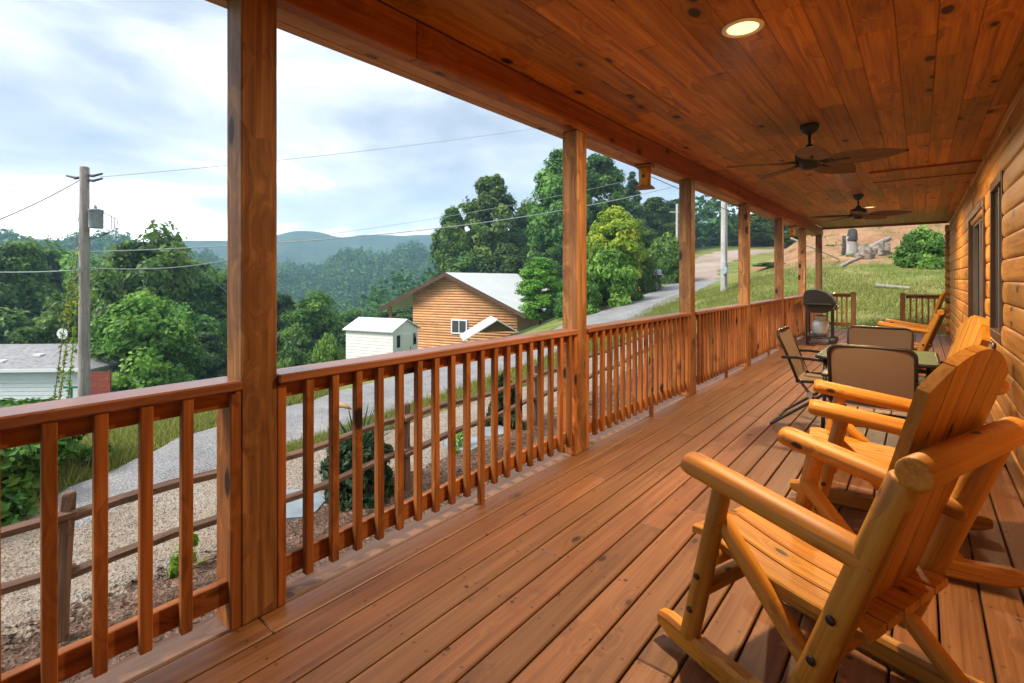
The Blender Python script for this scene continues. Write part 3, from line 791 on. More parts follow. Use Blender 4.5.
t = thing('patio_table', 'square green topped patio table with black legs among the folding chairs', 'table', (-.28, 5.22, 0))
def rrect(w, h, r, n=6):
    o = []
    for cx, cy, a0 in ((w-r, h-r, 0), (-w+r, h-r, 90), (-w+r, -h+r, 180), (w-r, -h+r, 270)):
        for q in range(n+1): a = R(a0+90*q/n); o.append((cx+r*math.cos(a), cy+r*math.sin(a)))
    return o
b = MB(); b.prism(rrect(.385, .43, .05), .700, .712, 'z'); b.build('top', M['green_top'], t)
b = MB(); b.tube([(x, y, .699) for x, y in rrect(.388, .433, .052)], .015, 8, closed=True); b.build('rim', M['black'], t)
for sx in (-1, 1):
    for sy in (-1, 1):
        b = MB(); b.tube([(sx*.33, sy*.37, .69), (sx*.335, sy*.38, .35), (sx*.35, sy*.40, .005)], .015, 8); b.build('leg', M['black'], t)

# ================================================================== grill
t = thing('gas_grill', 'black gas grill with domed lid standing in front of the far railing', 'grill', (-1.60, 12.0, 0), R(4))
bk = M['black']
lid = [(-.27, .84), (-.27, 1.02), (-.24, 1.09), (-.16, 1.115), (-.02, 1.11), (.12, 1.06), (.22, .97), (.27, .88), (.27, .84)]
b = MB(); b.prism(lid, -.36, .36, 'y'); ld = b.build('lid', bk, t)
b = MB(); b.tube([(.20, -.24, 1.02), (.26, -.24, 1.05), (.265, 0, 1.053), (.26, .24, 1.05), (.20, .24, 1.02)], .012, 8); b.build('handle', M['steel'], ld)
b = MB(); b.prism([(-.27, .835), (.27, .835), (.22, .70), (.10, .65), (-.12, .65), (-.22, .70)], -.355, .355, 'y'); b.build('firebox', bk, t)
b = MB(); b.box((.285, 0, .77), (.03, .66, .12), (0, .25, 0), ch=.006); cp = b.build('control_panel', bk, t)
b = MB()
for yy in (-.2, 0, .2): b.lathe((.305, yy, .772), [(.022, -.005), (.022, .02), (.0001, .022)], 12, axis='x')
b.build('knob', M['steel'], cp)
b = MB(); b.box((0, -.47, .83), (.44, .20, .022), ch=.006); b.build('side_shelf', bk, t)
b = MB(); b.box((0, .47, .83), (.44, .20, .022), ch=.006); b.build('side_shelf', bk, t)
for sx in (-1, 1):
    for sy in (-1, 1):
        b = MB(); b.box((sx*.215, sy*.29, .345 if sy < 0 or sx < 0 else .36), (.034, .034, .69 if sy < 0 or sx < 0 else .66), ch=.004); b.build('leg', bk, t)
b = MB(); b.box((0, 0, .155), (.41, .56, .016)); b.box((0, -.29, .13), (.40, .024, .024)); b.box((0, .29, .13), (.40, .024, .024)); b.build('bottom_shelf', bk, t)
b = MB(); b.box((-.20, -.29, .022), (.05, .05, .044)); b.build('foot', bk, t)
for sy in (-1, 1):
    b = MB(); b.lathe((.235, sy*.335, .075), [(.02, -.022), (.068, -.022), (.074, -.012), (.074, .012), (.068, .022), (.02, .022)], 24, axis='y'); b.build('wheel', bk, t)
t = thing('propane_tank', 'pale grey propane tank standing on the bottom shelf of the grill', 'gas tank', (-1.585, 11.93, .163))
b = MB(); b.lathe((0, 0, 0), [(.11, .0), (.11, .03), (.135, .035), (.150, .08), (.152, .23), (.135, .295), (.09, .325), (.03, .335)], 28); b.build('body', M['tank'], t)
b = MB(); b.lathe((0, 0, 0), [(.105, .31), (.105, .42), (.098, .425), (.098, .31)], 20); b.build('collar', M['tank'], t)
b = MB(); b.lathe((0, 0, 0), [(.02, .33), (.02, .39), (.034, .395), (.034, .42), (.0001, .422)], 14); b.build('valve', M['bronze'], t)
# ================================================================== split rail fence, bed and drive
t = thing('split_rail_fence', 'weathered split rail fence with two rails along the mulch bed', 'fence', (-4.38, 3.0, h1(-4.38, 3.0)))
z0 = t.location.z
FP = [(-4.28, -2.2), (-4.33, .63), (-4.39, 3.51), (-4.66, 6.25), (-4.85, 9.0), (-5.0, 11.8), (-5.15, 14.6)]
for i, (x, y) in enumerate(FP):
    zz = h1(x, y)-z0; lx, ly = x+4.38, y-3.0
    b = MB(); b.log((lx, ly, zz-.1), (lx+random.uniform(-.03, .03), ly+random.uniform(-.03, .03), zz+.96), .047, .042, n=6, rd=.4, wob=.02, seg=6, up=(1, 0, 0), smooth=False); b.build('fence_post', M['fence'], t)
for i in range(len(FP)-1):
    (xa, ya), (xb, yb) = FP[i], FP[i+1]
    for hh in (.42, .78):
        za = h1(xa, ya)-z0+hh+random.uniform(-.03, .03); zb = h1(xb, yb)-z0+hh+random.uniform(-.03, .03)
        d = Vector((xb-xa, yb-ya, zb-za)).normalized()*.07
        b = MB(); b.log(Vector((xa+4.38, ya-3, za))-d, Vector((xb+4.38, yb-3, zb))+d, .052, .046, n=6, rd=.8, sq=.78, wob=.022, seg=9, smooth=False); b.build('fence_rail', M['fence'], t)

def scatter_poly(name, n, gen, mat, size, flat, label, cat, seed=3, lift=.0):
    """many small stones or chips as ONE mesh of squashed, turned octahedra"""
    r = np.random.default_rng(seed); P = gen(r, n); n = len(P)
    base = np.array([[1, 0, 0], [0, 1, 0], [-1, 0, 0], [0, -1, 0], [0, 0, 1], [0, 0, -1]], float)
    fc = np.array([[0, 1, 4], [1, 2, 4], [2, 3, 4], [3, 0, 4], [1, 0, 5], [2, 1, 5], [3, 2, 5], [0, 3, 5]])
    s = size*np.exp(r.normal(0, .35, n)); el = flat*np.exp(r.normal(0, .3, (n, 1))); a = r.uniform(0, 6.28, n); tl = r.normal(0, .3, n)
    V = np.repeat(base[None], n, 0)*np.concatenate([np.ones((n, 1)), r.uniform(.35, .8, (n, 1)) if flat < .4 else r.uniform(.7, 1, (n, 1)), el], 1)[:, None, :]*s[:, None, None]
    V += r.normal(0, .12, V.shape)*s[:, None, None]*np.array([1, 1, .4])
    ct, st = np.cos(tl)[:, None], np.sin(tl)[:, None]; x, z = V[..., 0]*ct-V[..., 2]*st, V[..., 0]*st+V[..., 2]*ct
    ca, sa = np.cos(a)[:, None], np.sin(a)[:, None]; X = x*ca-V[..., 1]*sa; Y = x*sa+V[..., 1]*ca
    V = np.stack([X+P[:, :1], Y+P[:, 1:2], z+H(P[:, 0], P[:, 1])[:, None]+lift], -1).reshape(-1, 3)
    Fq = (fc[None]+(np.arange(n)*6)[:, None, None]).reshape(-1, 3)
    o = np_mesh(name, V, Fq, mat, np.repeat(r.random(n), 6))
    g = np.repeat(r.uniform(0, 50, (n, 3)), 6, 0)+V*1.0
    at_ = o.data.attributes.new('gco', 'FLOAT_VECTOR', 'POINT'); at_.data.foreach_set('vector', g.astype('f').ravel())
    return tag(o, label, cat, kind='stuff')
scatter_poly('mulch_chips', 15000, lambda r, n: np.stack([r.uniform(-4.75, -2.35, n), -1+r.uniform(0, 1, n)**1.5*13], -1), M['chip'], .024, .3, 'loose bark chips lying over the mulch bed', 'mulch', 3, .02)
scatter_poly('gravel', 30000, lambda r, n: (lambda y: np.stack([r.uniform(-7.0, -4.65, n), y], -1))(-1+r.uniform(0, 1, n)**1.5*12), M['pebble'], .0058, .6, 'loose pebbles scattered over the driveway', 'gravel', 4, .02)

# flagstones along the edge of the bed
fl = [((-4.95, 2.5), .30, 'blue grey flagstone beside the first porch post, partly in the mulch'), ((-4.9, 4.9), .26, 'blue grey flagstone behind the fence, farther along the bed'), ((-4.95, 5.55), .20, 'small blue grey flagstone at the far end of the bed edge')]
for (x, y), r_, lab in fl:
    n = 9; pts = [(r_*random.uniform(.8, 1.15)*math.cos(6.283*i/n)*1.25, r_*random.uniform(.8, 1.1)*math.sin(6.283*i/n)) for i in range(n)]
    b = MB(); b.prism(pts, 0, .05, 'z'); o = b.build('flagstone', M['slate']); o.location = (x, y, h1(x, y)+.005); o.rotation_euler = (R(3), R(-2), random.uniform(0, 3))
    tag(o, lab, 'flagstone', 'flagstones edging the mulch bed')

# ================================================================== plants
def leaf_cloud(P, N, size, r, elong=1.6, jitter=.9, droop=0.):
    """diamond leaf clumps at points P facing roughly along N"""
    n = len(P); T = r.normal(size=(n, 3)); T[:, 2] -= droop
    Nn = N+r.normal(size=(n, 3))*jitter; Nn /= np.linalg.norm(Nn, axis=1, keepdims=True)+1e-9
    U = np.cross(Nn, T); U /= np.linalg.norm(U, axis=1, keepdims=True)+1e-9; W = np.cross(Nn, U)
    s = (size*np.exp(r.normal(0, .3, n)))[:, None]
    q = [P+U*s*elong*.5, P+W*s*.5+Nn*s*.12, P-U*s*elong*.5, P-W*s*.5+Nn*s*.12]
    return np.stack(q, 1).reshape(-1, 3), np.arange(4*n).reshape(-1, 4)
def crown_pts(kind, n, seed, clumps=46, asp=1.):
    """unit crown: radius about 1, height 0..2"""
    r = np.random.default_rng(seed)
    if kind == 'round':
        c = []
        while len(c) < clumps:
            p = r.uniform(-1, 1, 3)
            d = np.linalg.norm(p)
            if .40 < d < 1: c.append(p)
        c = np.array(c); c[:, 2] = c[:, 2]*.95+1.0; c[:, :2] *= (1-.25*np.clip(c[:, 2:3]-1.1, 0, 1)); rad = r.uniform(.14, .32, clumps)
    elif kind == 'tall':
        z = r.uniform(0, 1, clumps)**.85; a = r.uniform(0, 6.283, clumps); prof = np.sin(np.pi*(.10+.86*z))**.7
        d = prof*np.sqrt(r.uniform(.15, 1, clumps)); c = np.stack([d*np.cos(a), d*np.sin(a), z*2], -1); rad = r.uniform(.14, .30, clumps)*(.6+.5*prof)
    elif kind == 'cone':
        z = r.uniform(0, 1, clumps); a = r.uniform(0, 6.283, clumps); d = (1-z)**.8*np.sqrt(r.uniform(.2, 1, clumps))*.95+.03
        c = np.stack([d*np.cos(a), d*np.sin(a), z*2], -1); rad = .09+.16*(1-z)
    else:      # low dome
        z = r.uniform(0, 1, clumps)**1.1; a = r.uniform(0, 6.283, clumps); d = np.sqrt(1-z*z*.95)*np.sqrt(r.uniform(.3, 1, clumps))
        c = np.stack([d*np.cos(a), d*np.sin(a), z*1.35+.05], -1); rad = r.uniform(.16, .34, clumps)
    k = r.integers(0, len(c), n); dirv = r.normal(size=(n, 3)); dirv /= np.linalg.norm(dirv, axis=1, keepdims=True)
    rr = rad[k]*(.30+.80*r.random(n)**.6+.25*(r.random(n) < .12)); sq = np.array([1.15, 1.15, .80/asp])
    P = c[k]+dirv*rr[:, None]*sq
    ctr = np.array([0, 0, .8]); N = dirv*.7+(P-ctr)*.6+np.array([0, 0, .35])
    tone = np.clip(.48+.42*(r.random(len(c))[k]-.5)*2+r.normal(0, .17, n), 0, 1)
    return P, N, tone, c
PROTO = {}
def crown_mesh(key, kind, n, seed, leaf, mat, clumps=46, elong=1.6, asp=1.):
    P, N, tone, c = crown_pts(kind, n, seed, clumps, asp); AV = np.array([1, 1, asp]); P = P*AV; c = c*AV; r = np.random.default_rng(seed+99)
    V, Fq = leaf_cloud(P, N, leaf, r, elong, .55)
    o = np_mesh('crown', V, Fq, mat, np.repeat(tone, 4)); me = o.data; bpy.data.objects.remove(o)
    b = MB(); b.log((0, 0, -.55*asp), (.03, .02, 1.25*asp if kind != 'dome' else .5), .055, .018, n=8, wob=.008, seg=6, up=(1, 0, 0))
    order = np.argsort(c[:, 2])
    for i in order[::max(1, len(c)//9)]:
        z = max(.02, c[i][2]*.62-.12); b.log((.02, .01, z), tuple(c[i]*np.array([.9, .9, .97])), .022, .006, n=6, wob=.004, seg=3)
    tr = b.build('trunk', M['bark']); tm = tr.data; bpy.data.objects.remove(tr)
    PROTO[key] = (me, tm, asp)
crown_mesh('oak_a', 'round', 26000, 11, .066, M['leaf_mid'], 120, asp=1.6)
crown_mesh('oak_b', 'round', 26000, 12, .064, M['leaf_mid'], 150, asp=1.6)
crown_mesh('tall_a', 'tall', 30000, 13, .064, M['leaf_mid'], 150, asp=2.1)
crown_mesh('tall_b', 'tall', 30000, 14, .064, M['leaf_mid'], 180, asp=2.1)
crown_mesh('cone_a', 'cone', 18000, 15, .052, M['leaf_pine'], 120, elong=2.6, asp=2.2)
crown_mesh('bush_a', 'dome', 12000, 16, .080, M['leaf_mid'], 50)
crown_mesh('bush_b', 'dome', 12000, 17, .075, M['leaf_mid'], 64)
def tree(name, label, cat, key, x, y, rad, hgt, mat, group=None, base=None, sink=0., trunk=True, rz=None):
    """rad: crown radius; hgt: total height above its ground"""
    g = h1(x, y) if base is None else base
    t = thing(name, label, cat, (x, y, g), random.uniform(0, 6.28) if rz is None else rz, group)
    me, tm, asp = PROTO[key]; dome = key.startswith('bush')
    ch = hgt*(1.0 if dome else .92)
    sz = ch/((1.55 if dome else 2.12)*asp); z0 = 0 if dome else hgt-ch+.02
    o = bpy.data.objects.new('crown' if not dome else 'foliage', me); COL.objects.link(o); o.parent = t; o.scale = (rad, rad, sz); o.location = (0, 0, z0-sink)
    o.material_slots[0].link = 'OBJECT'; o.material_slots[0].material = mat
    q = bpy.data.objects.new('trunk' if not dome else 'stem', tm); COL.objects.link(q); q.parent = t; q.scale = (rad, rad, sz); q.location = (0, 0, z0-sink)
    return t
def ptree(name, label, cat, key, px, d, top, wpx, mat, group=None, **k):
    x, y = at(px, d); g = h1(x, y); tree(name, label, cat, key, x, y, wpx*d/F/2/1.08, zat(top, d)-g, mat, group, **k)
LD, LM, LB, LY, LP = M['leaf_dark'], M['leaf_mid'], M['leaf_bright'], M['leaf_yellow'], M['leaf_pine']
gl = 'trees on the slope beyond the left house'
T = [  # px, depth, top y, width px, proto, material, label
 (-70, 42, 232, 90, 'oak_a', LD, 'dark broadleaf tree just outside the left edge, beyond the white house'),
 (-22, 44, 238, 80, 'tall_a', LD, 'dark broad tree at the very left edge of the view beyond the white house'),
 (18, 46, 236, 62, 'tall_b', LM, 'leafy tree just above the satellite dish on the left'),
 (50, 50, 244, 58, 'cone_a', LP, 'dark pine just left of the near utility pole'),
 (112, 52, 246, 60, 'oak_b', LM, 'round tree just right of the near utility pole'),
 (152, 40, 216, 84, 'oak_a', LM, 'tallest round tree right of the near utility pole, standing above the others'),
 (205, 44, 262, 70, 'oak_b', LD, 'dark tree touching the left edge of the first porch post'),
 (245, 46, 268, 70, 'tall_a', LD, 'dark tree hidden mostly by the first porch post'),
 (140, 27, 284, 98, 'oak_b', LB, 'bright green maple in front of the dark trees, beside the red fence'),
 (205, 31, 330, 52, 'tall_b', LP, 'low dull green tree left of the first porch post'),
 (60, 37, 290, 74, 'oak_a', LM, 'tree behind the utility pole above the house roof'),
 (5, 38, 300, 80, 'oak_b', LD, 'dark tree behind the roof at the left edge'),
 (100, 40, 300, 60, 'tall_a', LD, 'dark tree filling the gap behind the bright maple'),
 (185, 36, 300, 60, 'oak_a', LM, 'mid green tree between the bright maple and the first porch post'),
]
T += [(30, 58, 233, 96, 'oak_a', LM, 'pale green tree farther back above the satellite dish'), (86, 56, 242, 92, 'oak_b', LM, 'tree farther back, right behind the near utility pole'),
 (186, 54, 256, 92, 'tall_b', LM, 'tree farther back between the tallest round tree and the first post'), (228, 60, 262, 84, 'oak_a', LM, 'tree farther back at the first porch post'), (-8, 56, 236, 90, 'oak_b', LM, 'tree farther back at the left edge')]
for px, d, top, w, key, mat, lab in T:
    kw = {'name': 'pine_tree' if mat is LP and key == 'cone_a' else 'broadleaf_tree'}
    ptree(kw['name'], lab, 'tree', key, px, d, top, w*(1.0 if mat is LB else 1.22), mat, gl)
gl = 'trees in the dip left of the log house'
for px, d, top, w, key, mat, lab in [
 (312, 44, 287, 62, 'oak_a', LM, 'round green tree right of the first porch post, above the white shed'),
 (282, 48, 292, 50, 'tall_b', LD, 'dark tree at the right edge of the first porch post'),
 (350, 56, 304, 56, 'oak_b', LD, 'dark low tree behind the white shed roof'),
 (395, 66, 306, 60, 'oak_a', LD, 'dark low tree in the dip left of the log house eave'),
 (328, 33, 338, 40, 'bush_b', LB, 'bright bush at the left end of the white shed'),
 (290, 34, 348, 42, 'bush_a', LM, 'bush right of the first porch post, just above the railing')]:
    bush = key.startswith('bush')
    ptree('bush' if bush else 'broadleaf_tree', lab, 'bush' if bush else 'tree', key, px, d, top, w, mat, gl)
gl = 'tall trees behind the log house and the road'
for px, d, top, w, key, mat, lab in [
 (452, 58, 204, 46, 'tall_b', LM, 'leftmost of the tall trees behind the log house'),
 (490, 60, 170, 66, 'tall_a', LM, 'tall broad tree rising above the log house ridge'),
 (528, 64, 192, 54, 'oak_b', LM, 'tree with thin top between the two tallest trees behind the log house'),
 (560, 52, 146, 62, 'tall_b', LM, 'tall light green tree touching the left edge of the second porch post'),
 (600, 56, 150, 64, 'tall_a', LD, 'tall dark tree right of the second porch post'),
 (632, 66, 168, 44, 'cone_a', LP, 'dark pine left of the hanging birdhouse'),
 (655, 70, 196, 48, 'tall_b', LD, 'dark tree below the hanging birdhouse'),
 (678, 78, 198, 44, 'tall_a', LP, 'dark tree touching the third porch post'),
 (470, 56, 250, 60, 'oak_a', LD, 'dark low tree just left of the log house ridge'),
 (510, 56, 240, 60, 'oak_b', LD, 'dark low tree just behind the log house roof'),
 (548, 50, 232, 44, 'oak_a', LD, 'dark low tree left of the second porch post'),
 (588, 44, 235, 46, 'oak_b', LD, 'dark low tree behind the yellow green tree'),
 (640, 48, 225, 50, 'oak_a', LD, 'dark round tree between the yellow green tree and the third post')]:
    ptree('pine_tree' if key == 'cone_a' else 'broadleaf_tree', lab, 'tree', key, px, d, top, w, mat, gl)
gl = 'trees along the rise beyond the dirt road'
for px, d, top, w, key, mat, lab in [
 (706, 96, 222, 44, 'tall_a', LP, 'tree on the rise right of the third porch post'),
 (722, 104, 228, 40, 'oak_a', LM, 'round tree on the rise behind the pale utility pole'),
 (740, 92, 216, 44, 'tall_b', LM, 'light tree between the pale utility pole and the fourth post'),
 (768, 72, 206, 62, 'oak_b', LD, 'dark tree between the fourth and fifth porch posts'),
 (800, 64, 208, 56, 'tall_a', LD, 'dark tree between the fifth and sixth porch posts'),
 (828, 74, 222, 40, 'oak_a', LD, 'dark tree above the clay bank at the far porch corner'),
 (690, 100, 240, 40, 'oak_b', LD, 'low dark tree behind the third porch post'),
 (752, 80, 240, 50, 'oak_a', LD, 'low dark tree behind the fourth porch post')]:
    ptree('broadleaf_tree', lab, 'tree', key, px, d, top, w, mat, gl)
# roadside shrubs and garden plants
ptree('yellow_tree', 'bushy yellow green tree beside the road, right of the second post', 'tree', 'oak_b', 616, 31, 202, 56, LY)
ptree('small_tree', 'thin bright green young tree at the right end of the log house roof', 'tree', 'tall_b', 540, 29, 256, 46, LB)
ptree('bush', 'large light green leafy bush by the road, below the yellow green tree', 'bush', 'bush_a', 608, 26, 250, 66, LB, 'bushes along the road')
ptree('bush', 'dark green bush beside the mailbox, left of it', 'bush', 'bush_b', 638, 32, 246, 40, LM, 'bushes along the road')
ptree('bush', 'round bush behind the mailbox, left of the third post', 'bush', 'bush_b', 666, 37, 236, 46, LM, 'bushes along the road')
ptree('bush', 'low bush at the foot of the second post, right of the log house', 'bush', 'bush_a', 578, 24, 268, 44, LM, 'bushes along the road')
ptree('bush', 'low green bush on the lawn between the fourth and fifth posts', 'bush', 'bush_a', 772, 29, 262, 34, LM, 'bushes on the lawn slope')
ptree('bush', 'dark green bush between the fifth and sixth posts', 'bush', 'bush_b', 800, 40, 234, 46, LD, 'bushes on the lawn slope')
ptree('rhododendron', 'large rounded dark green rhododendron on the clay slope by the cabin corner', 'bush', 'bush_b', 924, 22.5, 226, 46, LM, sink=.1)
ptree('bush', 'low grassy bush beside the rocks on the clay slope', 'bush', 'bush_a', 861, 26.5, 259, 20, LB, 'bushes on the lawn slope')
ptree('bush', 'small weedy bush at the left of the clay slope', 'bush', 'bush_a', 846, 27, 266, 12, LM, 'weedy bushes on the clay slope')
ptree('bush', 'weedy bush high on the left of the clay slope', 'bush', 'bush_a', 836, 30, 252, 16, LM, 'weedy bushes on the clay slope')
ptree('bush', 'small weedy bush between the rocks and the rhododendron', 'bush', 'bush_a', 899, 25, 258, 16, LM, 'weedy bushes on the clay slope')
ptree('bush', 'weedy bush above the rocks on the clay bank', 'bush', 'bush_a', 879, 33, 240, 14, LM, 'weedy bushes on the clay slope')
for x, y, w, hh, mat, lab in [(-7.5, -.1, .95, 1.0, LM, 'wide green shrub on the far edge of the driveway at the left edge'), (-8.4, .75, .8, .95, LM, 'small green shrub across the drive, right of the wide one'),
                              (-9.2, -.4, 1.1, 1.15, LM, 'bushy shrub behind the wide one at the left edge')]:
    tree('shrub', lab, 'shrub', 'bush_a', x, y, w, hh, mat, 'shrubs across the driveway')
# juniper with yucca spikes
def spiky(P0, n, L, r, w=.018):
    a = r.uniform(0, 6.283, n); el = r.uniform(.25, 1.35, n); V = []
    for i in range(n):
        d = np.array([math.cos(a[i])*math.cos(el[i]), math.sin(a[i])*math.cos(el[i]), math.sin(el[i])]); s = np.cross(d, [0, 0, 1.]); s /= np.linalg.norm(s)
        l = L*r.uniform(.6, 1.1); mid = P0+d*l*.5; tip = P0+d*l-np.array([0, 0, .12*l*math.cos(el[i])])
        V += [P0-s*w*.6, mid-s*w, tip, mid+s*w]
    return np.array(V), np.arange(4*n).reshape(-1, 4)
gx, gy = -4.76, 3.12; t = thing('juniper_shrub', 'dark green juniper with spiky yucca leaves behind the fence, beside the carved stake', 'shrub', (gx, gy, h1(gx, gy)))
r = np.random.default_rng(5); P, N, tone, c = crown_pts('dome', 7000, 31, 40); P = P*np.array([.40, .40, .40]); V, Fq = leaf_cloud(P, N, .034, r, 2.6)
np_mesh('foliage', V, Fq, M['leaf_juniper'], np.repeat(tone, 4), t)
V, Fq = spiky(np.array([0, 0, .40]), 95, .62, r, .013); np_mesh('spiky_leaves', V, Fq, M['leaf_juniper'], np.repeat(r.random(95), 4), t)
gx, gy = -5.0, 5.9; t = thing('evergreen_shrub', 'small upright dark evergreen shrub behind the fence near the second post', 'shrub', (gx, gy, h1(gx, gy)))
P, N, tone, c = crown_pts('cone', 5000, 33, 60); V, Fq = leaf_cloud(P*np.array([.30, .30, .42]), N, .04, r, 2.4); np_mesh('foliage', V, Fq, M['leaf_juniper'], np.repeat(tone, 4), t)
for (x, y, lab) in [(-4.55, 1.42, 'tiny bright seedling growing at the edge of the gravel by the nearest fence post'), (-4.8, 4.75, 'tiny bright seedling beside the flagstone behind the fence')]:
    t = thing('seedling', lab, 'plant', (x, y, h1(x, y)), 0, 'seedlings at the edge of the mulch')
    P, N, tone, c = crown_pts('dome', 70, 41, 8); V, Fq = leaf_cloud(P*np.array([.10, .10, .19]), N, .05, r, 1.8); np_mesh('leaves', V, Fq, M['leaf_bright'], np.repeat(tone, 4), t)
gx, gy = -5.67, 3.36; t = thing('carved_stake', 'tan driftwood stake with a bird-like hooked top beside the juniper', 'garden stake', (gx, gy, h1(gx, gy)))
b = MB(); b.tube([(0, 0, -.05), (.02, .01, .3), (-.03, .02, .62), (.0, .02, .70), (.03, .03, .75)], [.03, .026, .028, .03, .024], 9); b.build('shaft', M['driftwood'], t)
b = MB(); b.tube([(-.04, .01, .75), (.05, .04, .78), (.13, .08, .77), (.22, .12, .735)], [.022, .042, .030, .010], 9); b.build('head', M['driftwood'], t)

# grass: blades and tufts
def grass(name, n, gen, label, hgt, seed, wide=.006):
    r = np.random.default_rng(seed); P = gen(r, n); n = len(P); z = H(P[:, 0], P[:, 1])-.03; a = r.uniform(0, 6.283, n); h_ = hgt*np.exp(r.normal(0, .35, n)); ln = r.normal(0, .35, (n, 2))*h_[:, None]
    w = wide*(.7+.6*r.random(n)); bx = np.cos(a)*w; by = np.sin(a)*w
    V = np.stack([np.stack([P[:, 0]-bx, P[:, 1]-by, z], -1), np.stack([P[:, 0]+bx, P[:, 1]+by, z], -1), np.stack([P[:, 0]+ln[:, 0], P[:, 1]+ln[:, 1], z+h_], -1)], 1).reshape(-1, 3)
    o = np_mesh(name, V, np.arange(3*n).reshape(-1, 3), M['blade_grass'], np.repeat(np.clip(r.normal(.5, .25, n), 0, 1), 3)); tag(o, label, 'grass', kind='stuff')
def g1(r, n):
    y = 2.6+r.uniform(0, 1, n)**1.3*24; xl = np.interp(y, [2.6, 4.2, 8, 16, 26], [-6.7, -7.0, -7.6, -8.3, -10]); xr = np.interp(y, [2.6, 4.2, 9, 16, 21, 26], [-6.6, -6.4, -6.5, -7.1, -7.4, -5])
    return np.stack([xl+(xr-xl)*r.random(n), y], -1)
grass('grass', 40000, g1, 'bright grass strip between the driveway and the gravel road', .09, 51, .009)
def g2(r, n):
    x = r.uniform(-7, 3, n); y = 16.2+r.uniform(0, 1, n)**1.4*28; k = ((y+.45*(x+3)+r.normal(0, 1.6, n) < 27.5)|(np.sin(x*2.1+y*1.1)+np.sin(y*2.6-x*1.7)+r.normal(0, .5, n) > 1.5))&((np.sin(x*1.3+y*.7)+np.sin(y*1.9-x)+r.normal(0, .8, n)) > -1.0); return np.stack([x, y], -1)[k]
grass('grass', 75000, g2, 'patchy yellow green lawn rising beyond the far end of the porch', .10, 52, .012)
def g3(r, n): return (lambda y: np.stack([np.interp(y, [-3, .9, 2.2, 4.2, 6], [-7, -7.3, -8.3, -9.3, -9.8])-r.random(n)*2.2, y], -1))(r.uniform(-3, 6, n))
grass('grass', 22000, g3, 'green grass around the shrubs across the driveway', .12, 53, .010)

# ================================================================== slope behind the porch end: rocks and dead logs
def rock(px, d, w, hh, label, mat, group='rocks on the clay slope'):
    x, y = at(px, d); r = np.random.default_rng(int(px*7)); n, m = 12, 8; vs, fs = [], []
    for j in range(m+1):
        ph = math.pi*j/m
        for i in range(n):
            th = 2*math.pi*i/n; q = 1+.22*math.sin(3*th+px)+.18*math.sin(2*ph*2+th*2)+.12*r.normal()*math.sin(ph)
            vs.append((w*.5*q*math.sin(ph)*math.cos(th), w*.4*q*math.sin(ph)*math.sin(th), hh*.5*q*math.cos(ph)))
    for j in range(m):
        for i in range(n): fs.append((j*n+i, (j+1)*n+i, (j+1)*n+(i+1) % n, j*n+(i+1) % n))
    b = MB(); b.add(vs, fs, False); o = b.build('rock', mat); o.location = (x, y, h1(x, y)+hh*.25); o.rotation_euler = (0, random.uniform(-.2, .2), random.uniform(0, 3)); tag(o, label, 'rock', group)
rock(866, 25.5, .75, .8, 'pale rock at the left of the group on the slope', M['rock']); rock(884, 26, .65, .85, 'tall pale rock at the right of the group on the slope', M['rock']); rock(876, 26.6, .55, .5, 'low pale rock between the two larger ones on the slope', M['rock'])
def deadlog(px0, d0, px1, d1, r_, label):
    x0, y0 = at(px0, d0); x1, y1 = at(px1, d1); mx, my = (x0+x1)/2, (y0+y1)/2; g = h1(mx, my)
    b = MB(); b.log((x0-mx, y0-my, h1(x0, y0)-g+r_*.7), (x1-mx, y1-my, h1(x1, y1)-g+r_*.7), r_, r_*.75, n=10, wob=.012, seg=6); o = b.build('fallen_log', M['greylog']); o.location = (mx, my, g); tag(o, label, 'log', 'dead logs on the slope')
deadlog(876, 19, 911, 18, .075, 'long grey fallen log lying across the lawn beyond the porch end'); deadlog(841, 24, 858, 25.5, .08, 'short dark branch lying on the slope left of the rocks')
deadlog(868, 27.5, 890, 29, .13, 'thick weathered log half buried above the rocks')
x, y = at(851, 27); t = thing('tree_stump', 'jagged dark and pale stump high on the clay bank', 'stump', (x, y, h1(x, y))); t.scale = (.78, .78, .78)
b = MB(); b.log((0, 0, -.1), (.05, 0, 1.25), .42, .34, n=12, rd=.1, wob=.03, seg=6, up=(1, 0, 0)); b.build('trunk', M['greylog'], t)
b = MB(); b.log((-.40, -.1, -.1), (-.36, -.05, 1.3), .14, .16, n=9, wob=.03, seg=5, up=(1, 0, 0)); b.log((.08, -.1, .85), (.06, -.02, 1.75), .34, .25, n=11, rd=.5, wob=.03, seg=5, up=(1, 0, 0)); b.build('bark', M['darkrock'], t)

# ================================================================== utility poles, wires, mailbox
px_, py_ = at(84, 17.2); pg = h1(px_, py_); ptop = zat(167, 17.2)
t = thing('utility_pole', 'weathered brown utility pole with a grey transformer at the left', 'utility pole', (px_, py_, pg))
b = MB(); b.log((0, 0, -.4), (.08, 0, ptop-pg), .185, .135, n=14, rd=.2, wob=.002, seg=6, up=(1, 0, 0)); b.build('shaft', M['pole'], t)
cr, sr = CT, ST      # the transformer hangs on the side of the pole away from the house
zt = zat(219, 17.2)-pg; ux, uy = cr, sr
b = MB(); b.lathe((ux*.40+.06, uy*.40, zt), [(.001, -.33), (.20, -.33), (.21, -.30), (.21, .27), (.225, .28), (.225, .31), (.12, .35), (.001, .36)], 22); tr = b.build('transformer', M['grey_can'], t)
b = MB(); b.tube([(ux*.40+.06, uy*.40, zt+.34), (ux*.36+.06, uy*.36, zt+.47)], [.05, .04], 10); b.build('bushing', M['grey_can'], tr)
